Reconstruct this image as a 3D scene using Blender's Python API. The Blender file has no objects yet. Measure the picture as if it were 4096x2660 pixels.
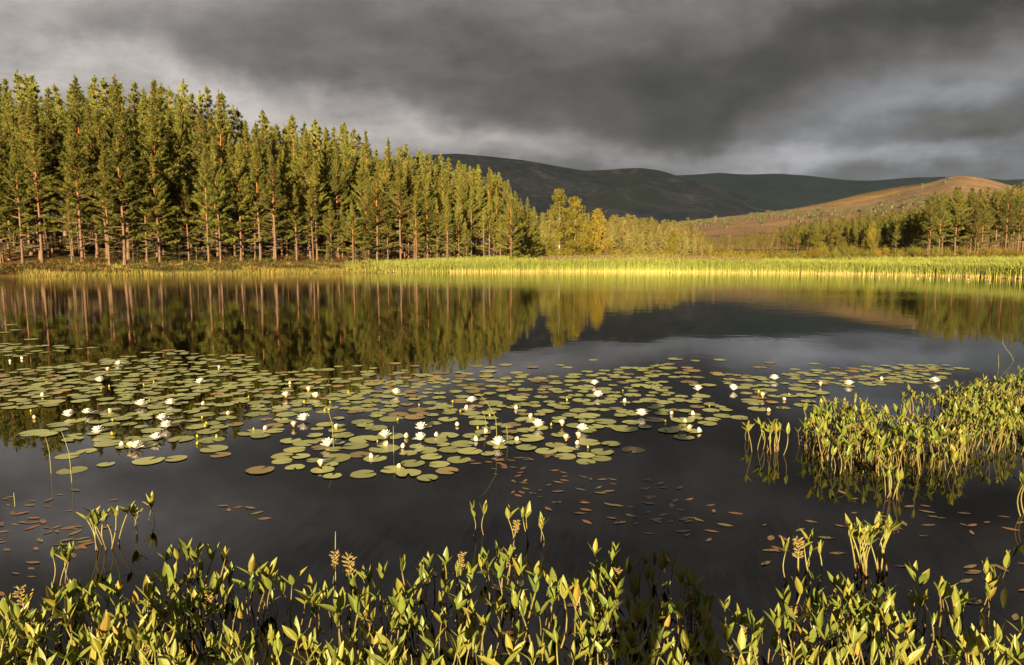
import bpy, bmesh, math, random
import numpy as np
from mathutils import Vector, Matrix, noise as mnoise

# ------------------------------------------------------------------ camera
SC = bpy.context.scene
COL = SC.collection
F, CX, CY = 2730.0, 2048.0, 1330.0          # in pixels of the 4096 x 2660 photograph
HC = 1.5                                    # lens height above the water
PITCH = math.atan((CY - 1028.0) / F)
CP, SP = math.cos(PITCH), math.sin(PITCH)

cam_d = bpy.data.cameras.new('camera')
cam = bpy.data.objects.new('camera', cam_d)
COL.objects.link(cam)
cam.location = (0, 0, HC)
cam.rotation_euler = (math.pi / 2 - PITCH, 0, 0)
cam_d.sensor_width = 36.0
cam_d.lens = 36.0 * F / 4096.0
cam_d.clip_start = 0.05
cam_d.clip_end = 60000.0
SC.camera = cam


def ray(px, py):
    u, v = (px - CX) / F, (py - CY) / F
    return np.array([u, CP - v * SP, -SP - v * CP])


def at(px, py, Y):
    d = ray(px, py)
    return np.array([0, 0, HC]) + d * (Y / d[1])


def on_water(px, py, z=0.0):
    d = ray(px, py)
    return np.array([0, 0, HC]) + d * ((z - HC) / d[2])


def pix_x(X, Y, Z=0.0):                       # pixel column of a world point
    d = np.array([X, Y, Z - HC])
    return CX + F * d[0] / (d[1] * CP - d[2] * SP)


# ------------------------------------------------------------------ sun, sky, exposure
SUN_EL, SUN_AZ = math.radians(13.0), math.radians(191.0)     # azimuth from +Y towards +X
SUN = np.array([math.sin(SUN_AZ) * math.cos(SUN_EL), math.cos(SUN_AZ) * math.cos(SUN_EL), math.sin(SUN_EL)])
sl = bpy.data.lights.new('sun', 'SUN')
sl.energy = 5.0
sl.color = (1.0, 0.765, 0.43)
sl.angle = math.radians(0.53)
so = bpy.data.objects.new('sun', sl)
COL.objects.link(so)
so.rotation_euler = Vector(SUN).to_track_quat('Z', 'Y').to_euler()
so.location = (-10, -60, 15)

SC.view_settings.view_transform = 'Standard'
SC.view_settings.look = 'None'
SC.view_settings.exposure = 2.0
SC.view_settings.gamma = 1.0
SC.view_settings.use_curve_mapping = False
SC.cycles.use_denoising = True
SC.cycles.max_bounces = 8
SC.cycles.diffuse_bounces = 3
SC.cycles.glossy_bounces = 4
SC.cycles.transmission_bounces = 4
SC.cycles.caustics_reflective = False
SC.cycles.caustics_refractive = False
SC.cycles.sample_clamp_indirect = 4.0

W = bpy.data.worlds.new('World')
SC.world = W
W.use_nodes = True
wt = W.node_tree
wt.nodes.clear()


class NT:
    """short-hand for wiring nodes"""
    def __init__(self, tree): self.t = tree
    def n(self, typ, **kw):
        nd = self.t.nodes.new(typ)
        for k, v in kw.items(): setattr(nd, k, v)
        return nd
    def l(self, a, b): self.t.links.new(a, b)
    def put(self, sock, v):
        if hasattr(v, 'is_linked'): self.l(v, sock)
        elif v is not None: sock.default_value = v
    def m(self, op, a, b=None, c=None, clamp=False):
        nd = self.n('ShaderNodeMath', operation=op, use_clamp=clamp)
        for i, v in enumerate((a, b, c)):
            if v is not None: self.put(nd.inputs[i], v)
        return nd.outputs[0]
    def vm(self, op, a, b=None, out=0):
        nd = self.n('ShaderNodeVectorMath', operation=op)
        self.put(nd.inputs[0], a)
        if b is not None: self.put(nd.inputs[1], b)
        return nd.outputs[out]
    def mix(self, fac, a, b, blend='MIX'):
        nd = self.n('ShaderNodeMix', data_type='RGBA', blend_type=blend)
        self.put(nd.inputs[0], fac); self.put(nd.inputs[6], a); self.put(nd.inputs[7], b)
        return nd.outputs[2]
    def noise(self, vec, scale, detail=4, rough=0.5, dist=0.0, color=False):
        nd = self.n('ShaderNodeTexNoise')
        if vec is not None: self.l(vec, nd.inputs['Vector'])
        nd.inputs['Scale'].default_value = scale
        nd.inputs['Detail'].default_value = detail
        nd.inputs['Roughness'].default_value = rough
        nd.inputs['Distortion'].default_value = dist
        return nd.outputs['Color' if color else 'Fac']
    def ramp(self, fac, stops):
        nd = self.n('ShaderNodeValToRGB')
        el = nd.color_ramp.elements
        while len(el) < len(stops): el.new(0.5)
        for e, (p, c) in zip(el, stops):
            e.position = p; e.color = (c[0], c[1], c[2], 1) if hasattr(c, '__len__') else (c, c, c, 1)
        self.l(fac, nd.inputs[0])
        return nd.outputs[0]
    def rng(self, v, a, b, c=0.0, d=1.0, smooth=False):
        nd = self.n('ShaderNodeMapRange', interpolation_type='SMOOTHSTEP' if smooth else 'LINEAR')
        self.put(nd.inputs[0], v)
        for i, x in enumerate((a, b, c, d)): nd.inputs[i + 1].default_value = x
        return nd.outputs[0]


def build_sky():
    g = NT(wt)
    d = g.n('ShaderNodeTexCoord').outputs['Generated']
    sx = g.n('ShaderNodeSeparateXYZ'); g.l(d, sx.inputs[0])
    x, y, z = sx.outputs
    ay = g.m('MAXIMUM', g.m('ABSOLUTE', y), 0.22)
    a, b = g.m('DIVIDE', x, ay), g.m('DIVIDE', g.m('MAXIMUM', z, -0.02), ay)
    cb = g.n('ShaderNodeCombineXYZ'); g.l(a, cb.inputs[0]); g.l(b, cb.inputs[1])
    ab = cb.outputs[0]
    # sheet of cloud seen in perspective: plan coordinates on a flat base
    zz = g.m('ADD', g.m('MAXIMUM', z, 0.0), 0.16)
    cp = g.n('ShaderNodeCombineXYZ')
    g.l(g.m('DIVIDE', x, zz), cp.inputs[0]); g.l(g.m('DIVIDE', y, zz), cp.inputs[1])
    plan = cp.outputs[0]
    warp = g.noise(d, 3.2, 4, 0.55, 0.4, color=True)
    wv = g.vm('MULTIPLY', g.vm('SUBTRACT', warp, (0.5, 0.5, 0.5)), (0.30, 0.13, 0.0))
    warp2 = g.noise(ab, 7.0, 8, 0.6, 0.0, color=True)
    wv2 = g.vm('MULTIPLY', g.vm('SUBTRACT', warp2, (0.5, 0.5, 0.5)), (0.16, 0.09, 0.0))
    abw = g.vm('ADD', g.vm('ADD', ab, wv), wv2)
    blobs = [  # px, py, half-width, half-height, tilt (degrees, + rises to the right), amount
        (60, 250, 620, 150, -14, 0.26),
        (900, 400, 560, 90, -20, 0.19),
        (1480, 500, 420, 90, -15, 0.150),
        (2050, 585, 520, 60, -4, 0.13),
        (100, -140, 700, 190, 0, 0.20),
        (1500, 100, 900, 130, -6, -0.035),
        (2500, 320, 850, 150, 6, -0.042),
        (2900, 450, 620, 110, 14, -0.050),
        (3800, 20, 800, 140, 14, -0.072),
        (3850, 330, 560, 120, 22, 0.05),
        (3550, 520, 420, 60, 24, 0.045),
        (3500, 660, 700, 45, 0, 0.130),
        (2850, 610, 520, 40, 0, 0.050),
        (4000, 600, 160, 34, 10, 0.100),
        (3300, -250, 1500, 260, 0, -0.035),
    ]
    tot = 0.098
    for px, py, w, h, rot, amp in blobs:
        r = ray(px, py); r0, r1 = ray(px + w, py), ray(px, py - h)
        mp = g.n('ShaderNodeMapping', vector_type='TEXTURE')
        g.l(abw, mp.inputs['Vector'])
        mp.inputs['Location'].default_value = (r[0] / r[1], r[2] / r[1], 0)
        mp.inputs['Rotation'].default_value = (0, 0, math.radians(rot))
        mp.inputs['Scale'].default_value = (r0[0] / r0[1] - r[0] / r[1], r1[2] / r1[1] - r[2] / r[1], 1)
        q = g.vm('DOT_PRODUCT', mp.outputs[0], mp.outputs[0], out=1)
        e = g.m('EXPONENT', g.m('MULTIPLY', q, -1.0))
        tot = g.m('MULTIPLY_ADD', e, amp, tot)
    det = g.noise(plan, 1.3, 12, 0.66)
    st = g.n('ShaderNodeMapping'); g.l(ab, st.inputs['Vector']); st.inputs['Rotation'].default_value = (0, 0, 0.15); st.inputs['Scale'].default_value = (1.0, 1.9, 1.0)
    fine = g.noise(st.outputs[0], 6.0, 12, 0.66)
    k = g.m('ADD', g.rng(det, 0.28, 0.72, 0.58, 1.42), g.rng(fine, 0.28, 0.72, -0.28, 0.28))
    lum = g.m('MULTIPLY', tot, k)
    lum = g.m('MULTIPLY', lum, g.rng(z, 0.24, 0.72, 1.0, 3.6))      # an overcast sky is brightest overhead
    lum = g.m('MAXIMUM', lum, 0.03)
    blue = g.m('MULTIPLY', g.rng(a, 0.0, 0.55, 0, 1, True), g.rng(b, 0.34, 0.22, 0, 1, True))
    tint = g.mix(blue, (1.08, 0.975, 0.925, 1), (0.985, 0.975, 1.03, 1))
    low = g.rng(lum, 0.05, 0.13, 0.0, 1.0)
    tint = g.mix(low, (1.14, 0.97, 0.87, 1), tint)
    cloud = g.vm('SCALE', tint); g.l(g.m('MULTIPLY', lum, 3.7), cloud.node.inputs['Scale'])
    sky = g.n('ShaderNodeTexSky', sky_type='NISHITA')
    sky.sun_disc = False
    sky.sun_elevation = SUN_EL
    sky.sun_rotation = SUN_AZ
    sky.air_density = 1.0; sky.dust_density = 1.5
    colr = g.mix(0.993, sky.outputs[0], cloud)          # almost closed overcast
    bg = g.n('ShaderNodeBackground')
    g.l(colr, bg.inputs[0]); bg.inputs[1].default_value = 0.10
    out = g.n('ShaderNodeOutputWorld'); g.l(bg.outputs[0], out.inputs[0])


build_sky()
rnd = random.Random(7)
rng = np.random.default_rng(11)

# ------------------------------------------------------------------ mesh helpers


def mesh_np(name, V, faces, mats, midx=None, col=None, smooth=False):
    """faces: list of arrays (M,3) / (M,4)"""
    me = bpy.data.meshes.new(name)
    V = np.asarray(V, dtype=np.float32)
    if not isinstance(faces, (list, tuple)): faces = [faces]
    faces = [np.asarray(f, dtype=np.int32) for f in faces if len(f)]
    tot = np.concatenate([np.full(len(f), f.shape[1], dtype=np.int32) for f in faces])
    loops = np.concatenate([f.ravel() for f in faces])
    me.vertices.add(len(V)); me.vertices.foreach_set('co', V.ravel())
    me.loops.add(len(loops)); me.loops.foreach_set('vertex_index', loops)
    me.polygons.add(len(tot))
    st = np.concatenate([[0], np.cumsum(tot)[:-1]]).astype(np.int32)
    me.polygons.foreach_set('loop_start', st)
    me.polygons.foreach_set('loop_total', tot)
    for m in (mats if isinstance(mats, (list, tuple)) else [mats]): me.materials.append(m)
    if midx is not None: me.polygons.foreach_set('material_index', np.asarray(midx, dtype=np.int32))
    if smooth: me.polygons.foreach_set('use_smooth', np.ones(len(tot), dtype=bool))
    me.update(calc_edges=True)
    if col is not None:
        ca = me.color_attributes.new('Col', 'FLOAT_COLOR', 'POINT')
        c4 = np.ones((len(V), 4), dtype=np.float32); c4[:, :3] = col
        ca.data.foreach_set('color', c4.ravel())
    return me


class MB:
    """collects vertices, faces and per-vertex colour"""
    def __init__(self): self.V, self.T, self.Q, self.C, self.n = [], [], [], [], 0
    def add(self, V, T=None, Q=None, C=(1, 1, 1)):
        V = np.asarray(V, float).reshape(-1, 3)
        if T is not None and len(T): self.T.append(np.asarray(T, int) + self.n)
        if Q is not None and len(Q): self.Q.append(np.asarray(Q, int) + self.n)
        C = np.asarray(C, float)
        self.C.append(np.broadcast_to(C, (len(V), 3)) if C.ndim == 1 else C)
        self.V.append(V); self.n += len(V)
    def tube(self, P, R, sides=5, C=(1, 1, 1), cap=True):
        P = np.asarray(P, float); k = len(P)
        R = np.broadcast_to(np.asarray(R, float), (k,))
        tg = np.gradient(P, axis=0); tg /= np.linalg.norm(tg, axis=1)[:, None] + 1e-9
        ref = np.array([0.0, 0, 1]) if abs(tg[0][2]) < 0.8 else np.array([1.0, 0, 0])
        vs = []
        for i in range(k):
            a = np.cross(tg[i], ref); a /= np.linalg.norm(a) + 1e-9
            b = np.cross(tg[i], a)
            th = np.arange(sides) * 2 * math.pi / sides
            vs.append(P[i] + R[i] * (np.cos(th)[:, None] * a + np.sin(th)[:, None] * b))
        q = []
        for i in range(k - 1):
            for j in range(sides):
                j2 = (j + 1) % sides
                q.append((i * sides + j, i * sides + j2, (i + 1) * sides + j2, (i + 1) * sides + j))
        V = np.concatenate(vs)
        Cc = np.asarray(C, float)
        if Cc.ndim == 2: Cc = np.repeat(Cc, sides, axis=0)
        t = []
        if cap:
            top = (k - 1) * sides
            t = [(top, top + j, top + j + 1) for j in range(1, sides - 1)]
        self.add(V, t, q, Cc)
    def blades(self, P, D, L, Wd, C):
        """thin triangles from P along D, facing at random"""
        P = np.asarray(P, float); n = len(P)
        D = D / (np.linalg.norm(D, axis=1)[:, None] + 1e-9)
        S = np.cross(D, rng.normal(size=(n, 3))); S /= np.linalg.norm(S, axis=1)[:, None] + 1e-9
        S *= np.broadcast_to(np.asarray(Wd, float), (n,))[:, None] * 0.5
        L = np.broadcast_to(np.asarray(L, float), (n,))[:, None]
        V = np.stack([P - S, P + S, P + D * L], 1).reshape(-1, 3)
        self.add(V, np.arange(3 * n).reshape(-1, 3), None, np.repeat(np.broadcast_to(C, (n, 3)), 3, axis=0))
    def leaves(self, P, D, L, Wd, C):
        """diamond leaves"""
        P = np.asarray(P, float); n = len(P)
        D = D / (np.linalg.norm(D, axis=1)[:, None] + 1e-9)
        S = np.cross(D, rng.normal(size=(n, 3))); S /= np.linalg.norm(S, axis=1)[:, None] + 1e-9
        S *= np.broadcast_to(np.asarray(Wd, float), (n,))[:, None] * 0.5
        L = np.broadcast_to(np.asarray(L, float), (n,))[:, None]
        M = P + D * L * 0.45
        V = np.stack([P, M + S, P + D * L, M - S], 1).reshape(-1, 3)
        self.add(V, None, np.arange(4 * n).reshape(-1, 4), np.repeat(np.broadcast_to(C, (n, 3)), 4, axis=0))
    def arrays(self):
        V = np.concatenate(self.V); C = np.concatenate(self.C)
        T = np.concatenate(self.T) if self.T else np.zeros((0, 3), int)
        Q = np.concatenate(self.Q) if self.Q else np.zeros((0, 4), int)
        return V, T, Q, C
    def mesh(self, name, mat, smooth=False):
        V, T, Q, C = self.arrays()
        return mesh_np(name, V, [T, Q], mat, None, C, smooth)


def obj(name, me, parent=None, loc=None):
    o = bpy.data.objects.new(name, me); COL.objects.link(o)
    if parent is not None: o.parent = parent
    if loc is not None: o.location = loc
    return o


def tag(o, label=None, cat=None, group=None, kind=None):
    if label: o['label'] = label
    if cat: o['category'] = cat
    if group: o['group'] = group
    if kind: o['kind'] = kind
    return o


def empty(name, loc, rz=0.0, s=1.0):
    o = bpy.data.objects.new(name, None); COL.objects.link(o)
    o.empty_display_size = 0.1
    o.location = loc; o.rotation_euler = (0, 0, rz)
    o.scale = (s, s, s) if not hasattr(s, '__len__') else s
    return o


# ------------------------------------------------------------------ materials


def material(name, fn):
    m = bpy.data.materials.new(name); m.use_nodes = True
    t = m.node_tree; t.nodes.clear()
    g = NT(t); out = g.n('ShaderNodeOutputMaterial')
    sh = fn(g)
    if isinstance(sh, tuple): g.l(sh[0], out.inputs[0]); g.l(sh[1], out.inputs[2])
    else: g.l(sh, out.inputs[0])
    return m


def principled(g, col, rough=0.7, spec=0.3, normal=None, **kw):
    p = g.n('ShaderNodeBsdfPrincipled')
    g.put(p.inputs['Base Color'], col); g.put(p.inputs['Roughness'], rough)
    p.inputs['Specular IOR Level'].default_value = spec
    if normal is not None: g.l(normal, p.inputs['Normal'])
    for k, v in kw.items(): g.put(p.inputs[k], v)
    return p.outputs[0]


def bump(g, h, strength=0.4, dist=0.02):
    b = g.n('ShaderNodeBump'); g.l(h, b.inputs['Height'])
    b.inputs['Strength'].default_value = strength; b.inputs['Distance'].default_value = dist
    return b.outputs[0]


def vcol(g):
    return g.n('ShaderNodeVertexColor', layer_name='Col').outputs[0]


def orand(g):
    return g.n('ShaderNodeObjectInfo').outputs['Random']


def leafy(name, trans=0.35, var=0.22, rough=0.6, spec=0.25):
    def fn(g):
        c = vcol(g); r = orand(g)
        hs = g.n('ShaderNodeHueSaturation')
        g.l(g.rng(r, 0, 1, 0.485, 0.512), hs.inputs['Hue'])
        r2 = g.m('FRACT', g.m('MULTIPLY', r, 7.31))
        g.l(g.rng(r2, 0, 1, 1 - var, 1 + var), hs.inputs['Value'])
        g.l(c, hs.inputs['Color'])
        p = principled(g, hs.outputs[0], rough, spec)
        tr = g.n('ShaderNodeBsdfTranslucent'); g.l(hs.outputs[0], tr.inputs[0])
        mx = g.n('ShaderNodeMixShader'); mx.inputs[0].default_value = trans
        g.l(p, mx.inputs[1]); g.l(tr.outputs[0], mx.inputs[2])
        return mx.outputs[0]
    return material(name, fn)


def bark_fn(g):
    c = vcol(g)
    tc = g.n('ShaderNodeTexCoord').outputs['Object']
    mp = g.n('ShaderNodeMapping'); g.l(tc, mp.inputs[0]); mp.inputs['Scale'].default_value = (1, 1, 0.3)
    n = g.noise(mp.outputs[0], 14, 5, 0.65)
    cc = g.mix(1.0, c, g.ramp(n, [(0.3, 0.45), (0.7, 1.25)]), 'MULTIPLY')
    return principled(g, cc, 0.9, 0.1, bump(g, n, 0.6, 0.03))


M_NEEDLE = leafy('pine_needles', 0.30, 0.25, 0.55, 0.25)
M_LEAF = leafy('tree_leaves', 0.38, 0.18, 0.6, 0.2)
M_BARK = material('bark', bark_fn)
M_REED = leafy('reed', 0.35, 0.0, 0.65, 0.2)

# ------------------------------------------------------------------ lake shore and ground
_sh = [(0, 1107), (300, 1104), (600, 1100), (900, 1097), (1200, 1094), (1500, 1091), (1900, 1088.5),
       (2300, 1088.5), (2700, 1090), (3100, 1093), (3400, 1097), (3700, 1103), (3900, 1109), (4096, 1116)]
_mid = np.array([on_water(px, py)[:2] for px, py in _sh])
_shp = np.concatenate([[[-75.0, 4.0], [-45.0, 6.0], [-43.0, 28.0], [-41.0, 42.0]], _mid, [[35.9, 34.0], [37.0, 20.0], [39.0, 6.0], [66.0, 4.0]]])
assert np.all(np.diff(_shp[:, 0]) > 0), _shp


def front_y(x):                                # line the wood edge follows
    return np.interp(x, np.concatenate([[-75.0], _mid[:, 0]]), np.concatenate([[45.0], _mid[:, 1]]))


def shore_dist(x, y):
    """distance to the far shore line"""
    best = np.full(np.shape(x), 1e9)
    for (x1, y1), (x2, y2) in zip(_shp[:-1], _shp[1:]):
        dx, dy = x2 - x1, y2 - y1; L2 = dx * dx + dy * dy
        t = np.clip(((x - x1) * dx + (y - y1) * dy) / L2, 0, 1)
        best = np.minimum(best, np.hypot(x - x1 - t * dx, y - y1 - t * dy))
    return best


def shore_y(x):
    return np.interp(x, _shp[:, 0], _shp[:, 1])


def sstep(x, a, b):
    t = np.clip((x - a) / (b - a), 0, 1)
    return t * t * (3 - 2 * t)


def vnoise(x, y, s=1.0, seed=0):
    """cheap smooth noise from summed sines"""
    x = np.asarray(x, float) * s; y = np.asarray(y, float) * s
    r = np.random.default_rng(100 + seed); v = 0.0
    for k in range(7):
        a = r.uniform(0, 2 * math.pi); f = r.uniform(0.6, 1.9); ph = r.uniform(0, 6.28)
        v = v + np.sin((x * math.cos(a) + y * math.sin(a)) * f + ph + 0.8 * np.sin((x * math.sin(a) - y * math.cos(a)) * f * 0.7 + ph * 2))
    return v / 7.0


def ground_z(x, y):
    x = np.asarray(x, float); y = np.asarray(y, float)
    ys = shore_y(x)
    d = y - ys
    left = 1 - sstep(x / np.maximum(y, 1.0), -0.10, 0.06)
    bank = 0.10 + 0.30 * sstep(d, 0.0, 2.0) * left + 0.35 * sstep(d, 2, 8) * left
    rise = left * 0.10 * np.clip(y - front_y(x) - 6, 0, 60) * (0.75 + 0.4 * sstep(-x, 5, 45))
    rise2 = (1 - left) * (0.018 * np.clip(d - 25, 0, 250) + 0.2 * sstep(d, 14, 30))
    rough = (vnoise(x, y, 0.9, 1) * 0.10 + vnoise(x, y, 0.35, 2) * 0.22) * sstep(d, 2, 9) * (0.3 + 0.7 * left)
    z = bank + rise + rise2 + rough
    z = z * sstep(d, -0.6, 0.4)
    lake = (d < 0.4) & (y > 1.2) & (x > -75) & (x < 66)
    zl = -1.2 * sstep(-d, -0.4, 3.0) - 0.25
    near = 0.05 + 0.06 * np.clip(1.9 - y, 0, 6) + 0.02 * np.clip(-4 - y, 0, 100)
    nb = sstep(y, 1.3, 2.2)
    zn = near * (1 - nb) + zl * nb
    z = np.where(lake, np.where(y < 6, zn, np.where(d > -0.6, np.minimum(z - 0.25 * (1 - sstep(d, -0.6, 0.4)), 0.1), zl)), z)
    z = np.where((y <= 1.2) & (x > -75) & (x < 66), near, z)
    side = (x <= -75) | (x >= 66)
    z = np.where(side & (y < 45), 0.5 + 0.02 * np.minimum(np.abs(x) - 66, 200), z)
    return z


def grid_axis(segs):
    out = []
    for a, b, st in segs: out.append(np.arange(a, b, st))
    return np.concatenate(out)


gx = np.concatenate([-np.geomspace(9000, 100, 30), np.arange(-95, 100, 1.5), np.geomspace(101, 9000, 30)])
gy = np.concatenate([-np.geomspace(6000, 12, 22), np.arange(-10, 0, 2.0), np.arange(0, 4, 0.4), np.arange(4, 40, 3), np.arange(40, 112, 0.9),
                     np.arange(113, 300, 7), np.geomspace(305, 14000, 30)])
GX, GY = np.meshgrid(gx, gy)
GZ = ground_z(GX, GY)
nx, ny = len(gx), len(gy)
idx = np.arange(nx * ny).reshape(ny, nx)
gq = np.stack([idx[:-1, :-1], idx[:-1, 1:], idx[1:, 1:], idx[1:, :-1]], -1).reshape(-1, 4)


def ground_fn(g):
    geo = g.n('ShaderNodeNewGeometry').outputs['Position']
    n1 = g.noise(geo, 0.7, 5, 0.6); n2 = g.noise(geo, 4.0, 4, 0.6); n3 = g.noise(geo, 0.05, 3, 0.5)
    c = g.ramp(n1, [(0.32, (0.035, 0.030, 0.010)), (0.5, (0.11, 0.062, 0.025)), (0.68, (0.20, 0.10, 0.042))])
    c2 = g.ramp(n2, [(0.35, (0.05, 0.06, 0.015)), (0.7, (0.14, 0.11, 0.04))])
    c = g.mix(g.rng(n3, 0.42, 0.6), c, c2)
    return principled(g, c, 0.95, 0.05, bump(g, n2, 0.8, 0.10))


tag(obj('ground', mesh_np('ground', np.stack([GX, GY, GZ], -1).reshape(-1, 3), gq, material('ground', ground_fn), smooth=True)), kind='structure')


def water_fn(g):
    geo = g.n('ShaderNodeNewGeometry').outputs['Position']
    sp = g.n('ShaderNodeSeparateXYZ'); g.l(geo, sp.inputs[0])
    n1 = g.noise(geo, 1.6, 3, 0.5, 0.3)
    n2 = g.noise(geo, 9.0, 2, 0.5)
    far = g.rng(sp.outputs[1], 5, 45, 0.03, 1.0)
    patch = g.rng(g.noise(geo, 0.045, 3, 0.55), 0.50, 0.62, 0.35, 1.0, True)
    h = g.m('MULTIPLY_ADD', n2, 0.22, n1)
    h = g.m('MULTIPLY', g.m('MULTIPLY', h, far), patch)
    nb = bump(g, h, 1.0, 0.018)
    return principled(g, (0.003, 0.0024, 0.0018, 1), g.rng(sp.outputs[1], 3, 40, 0.012, 0.045), 0.5, nb, IOR=1.34)


wx = np.concatenate([np.linspace(-75, 66, 60)])
wq, wvv = [], []
nb_ = 12
for i, x in enumerate(wx):
    for j in range(nb_): wvv.append((x, 1.0 + (shore_y(x) + 1.5 - 1.0) * j / (nb_ - 1), 0.0))
for i in range(len(wx) - 1):
    for j in range(nb_ - 1):
        a = i * nb_ + j; wq.append((a, a + nb_, a + nb_ + 1, a + 1))
tag(obj('lake', mesh_np('lake', wvv, np.array(wq), material('lake_water', water_fn))), kind='structure')

# ------------------------------------------------------------------ hills


def hill_fn(c_lo, c_mid, c_hi, scale, scree=None, green=None):
    def fn(g):
        geo = g.n('ShaderNodeNewGeometry').outputs['Position']
        n = g.noise(geo, scale, 8, 0.62, 0.5); n2 = g.noise(geo, scale * 5, 6, 0.65, 0.8)
        k = g.m('MULTIPLY_ADD', n2, 0.4, g.m('MULTIPLY', n, 0.6))
        c = g.ramp(k, [(0.36, c_lo), (0.5, c_mid), (0.64, c_hi)])
        if green:
            n3 = g.noise(geo, scale * 0.7, 4, 0.5)
            c = g.mix(g.rng(n3, 0.5, 0.62), c, (*green, 1))
        if scree:
            sp = g.n('ShaderNodeSeparateXYZ'); g.l(geo, sp.inputs[0])
            m = g.m('MULTIPLY', g.rng(n2, 0.56, 0.66), g.rng(sp.outputs[2], scree[0], scree[1]))
            c = g.mix(m, c, (*scree[2], 1))
        return principled(g, c, 0.95, 0.03, bump(g, n2, 0.7, 6.0))
    return fn


class Hill:
    def __init__(self, name, ridge, Yr, Yb, zb, mat, amp=0.0, nscale=0.004, seed=0, power=1.15, nu=140, nv=34):
        rp = np.array([at(px, py, Yr) for px, py in ridge])
        self.a = rp[:, 0] / Yr; self.zr = rp[:, 2]
        o = np.argsort(self.a); self.a, self.zr = self.a[o], self.zr[o]
        self.Yr, self.Yb, self.zb, self.amp, self.ns, self.seed, self.pw = Yr, Yb, zb, amp, nscale, seed, power
        au = np.linspace(self.a[0], self.a[-1], nu)
        vv = np.concatenate([np.linspace(0, 1, nv), 1 + np.linspace(0.06, 0.6, 8)])
        A, Vv = np.meshgrid(au, vv)
        X, Y, Z = self.point(A, Vv)
        idx = np.arange(A.size).reshape(A.shape)
        q = np.stack([idx[:-1, :-1], idx[:-1, 1:], idx[1:, 1:], idx[1:, :-1]], -1).reshape(-1, 4)
        self.o = tag(obj(name, mesh_np(name, np.stack([X, Y, Z], -1).reshape(-1, 3), q, mat, smooth=True)), kind='structure')

    def point(self, A, v):
        A = np.asarray(A, float); v = np.asarray(v, float)
        zr = np.interp(A, self.a, self.zr)
        zr = (zr + np.interp(A - 0.006, self.a, self.zr) + np.interp(A + 0.006, self.a, self.zr)) / 3
        Y = self.Yb + (self.Yr - self.Yb) * v
        X = A * Y
        front = np.clip(v, 0, 1)
        Z = self.zb + (zr - self.zb) * front ** self.pw
        back = np.clip(v - 1, 0, 1)
        Z = Z - (zr - self.zb) * np.clip(back / 0.6, 0, 1) ** 1.6 * 1.1
        nz = vnoise(X, Y, self.ns, self.seed) + 0.5 * vnoise(X, Y, self.ns * 2.7, self.seed + 1)
        nz = -np.abs(nz)
        Z = Z + self.amp * nz * np.sin(math.pi * front) ** 0.8
        return X, Y, Z


M_DARKHILL = material('heather_hill_dark', hill_fn((0.032, 0.032, 0.033), (0.080, 0.070, 0.063), (0.19, 0.155, 0.13), 0.0026, None, (0.075, 0.072, 0.042)))
M_FARHILL = material('heather_hill_far', hill_fn((0.05, 0.05, 0.04), (0.07, 0.075, 0.055), (0.09, 0.09, 0.07), 0.0012))
M_MOOR = material('moor_hill', hill_fn((0.085, 0.060, 0.034), (0.160, 0.104, 0.060), (0.22, 0.150, 0.090), 0.012, (110, 190, (0.30, 0.24, 0.17))))
M_MOOR2 = material('moor_hill_back', hill_fn((0.12, 0.08, 0.03), (0.20, 0.125, 0.045), (0.25, 0.17, 0.06), 0.006))

Hill('hill', [(-300, 900), (500, 800), (1100, 700), (1500, 650), (1700, 620), (1830, 614), (1950, 625), (2100, 641), (2250, 668), (2330, 681),
              (2420, 690), (2560, 706), (2700, 715), (2780, 725), (2880, 752), (2980, 785), (3100, 816), (3200, 838), (3330, 862), (3450, 900), (3600, 960)],
     5600, 3000, 15, M_DARKHILL, 110, 0.0034, 3)
Hill('hill', [(2000, 800), (2200, 725), (2330, 683), (2440, 679), (2480, 674), (2560, 671), (2640, 681), (2700, 700), (2760, 728), (2880, 790)],
     6600, 5200, 30, M_DARKHILL, 50, 0.0030, 5)
Hill('hill', [(1900, 790), (2400, 730), (2690, 702), (2800, 697), (2880, 690), (2950, 697), (3000, 698), (3106, 694), (3230, 702), (3391, 721), (3483, 723),
              (3645, 710), (3783, 707), (3958, 715), (4013, 720), (4096, 716), (4400, 720), (4900, 700), (5400, 760)],
     9500, 6200, 60, M_FARHILL, 90, 0.0016, 8)
Hill('hill', [(2950, 900), (3050, 862), (3161, 837), (3230, 824), (3322, 806), (3414, 783), (3506, 762), (3645, 738), (3714, 732), (3800, 745), (4000, 790), (4300, 840), (4800, 900)],
     2900, 2100, 30, M_MOOR2, 12, 0.006, 12)
HB = Hill('hill', [(2450, 960), (2600, 905), (2720, 884), (2850, 872), (2950, 862), (3050, 851), (3161, 839), (3276, 828), (3390, 817), (3460, 803), (3552, 782), (3622, 761), (3690, 738),
                   (3760, 719), (3806, 707), (3829, 702), (3875, 703), (3920, 710), (3967, 720), (4036, 740), (4096, 756), (4300, 800), (4700, 850), (5200, 900)],
          1800, 600, 6, M_MOOR, 9, 0.014, 15)

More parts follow.
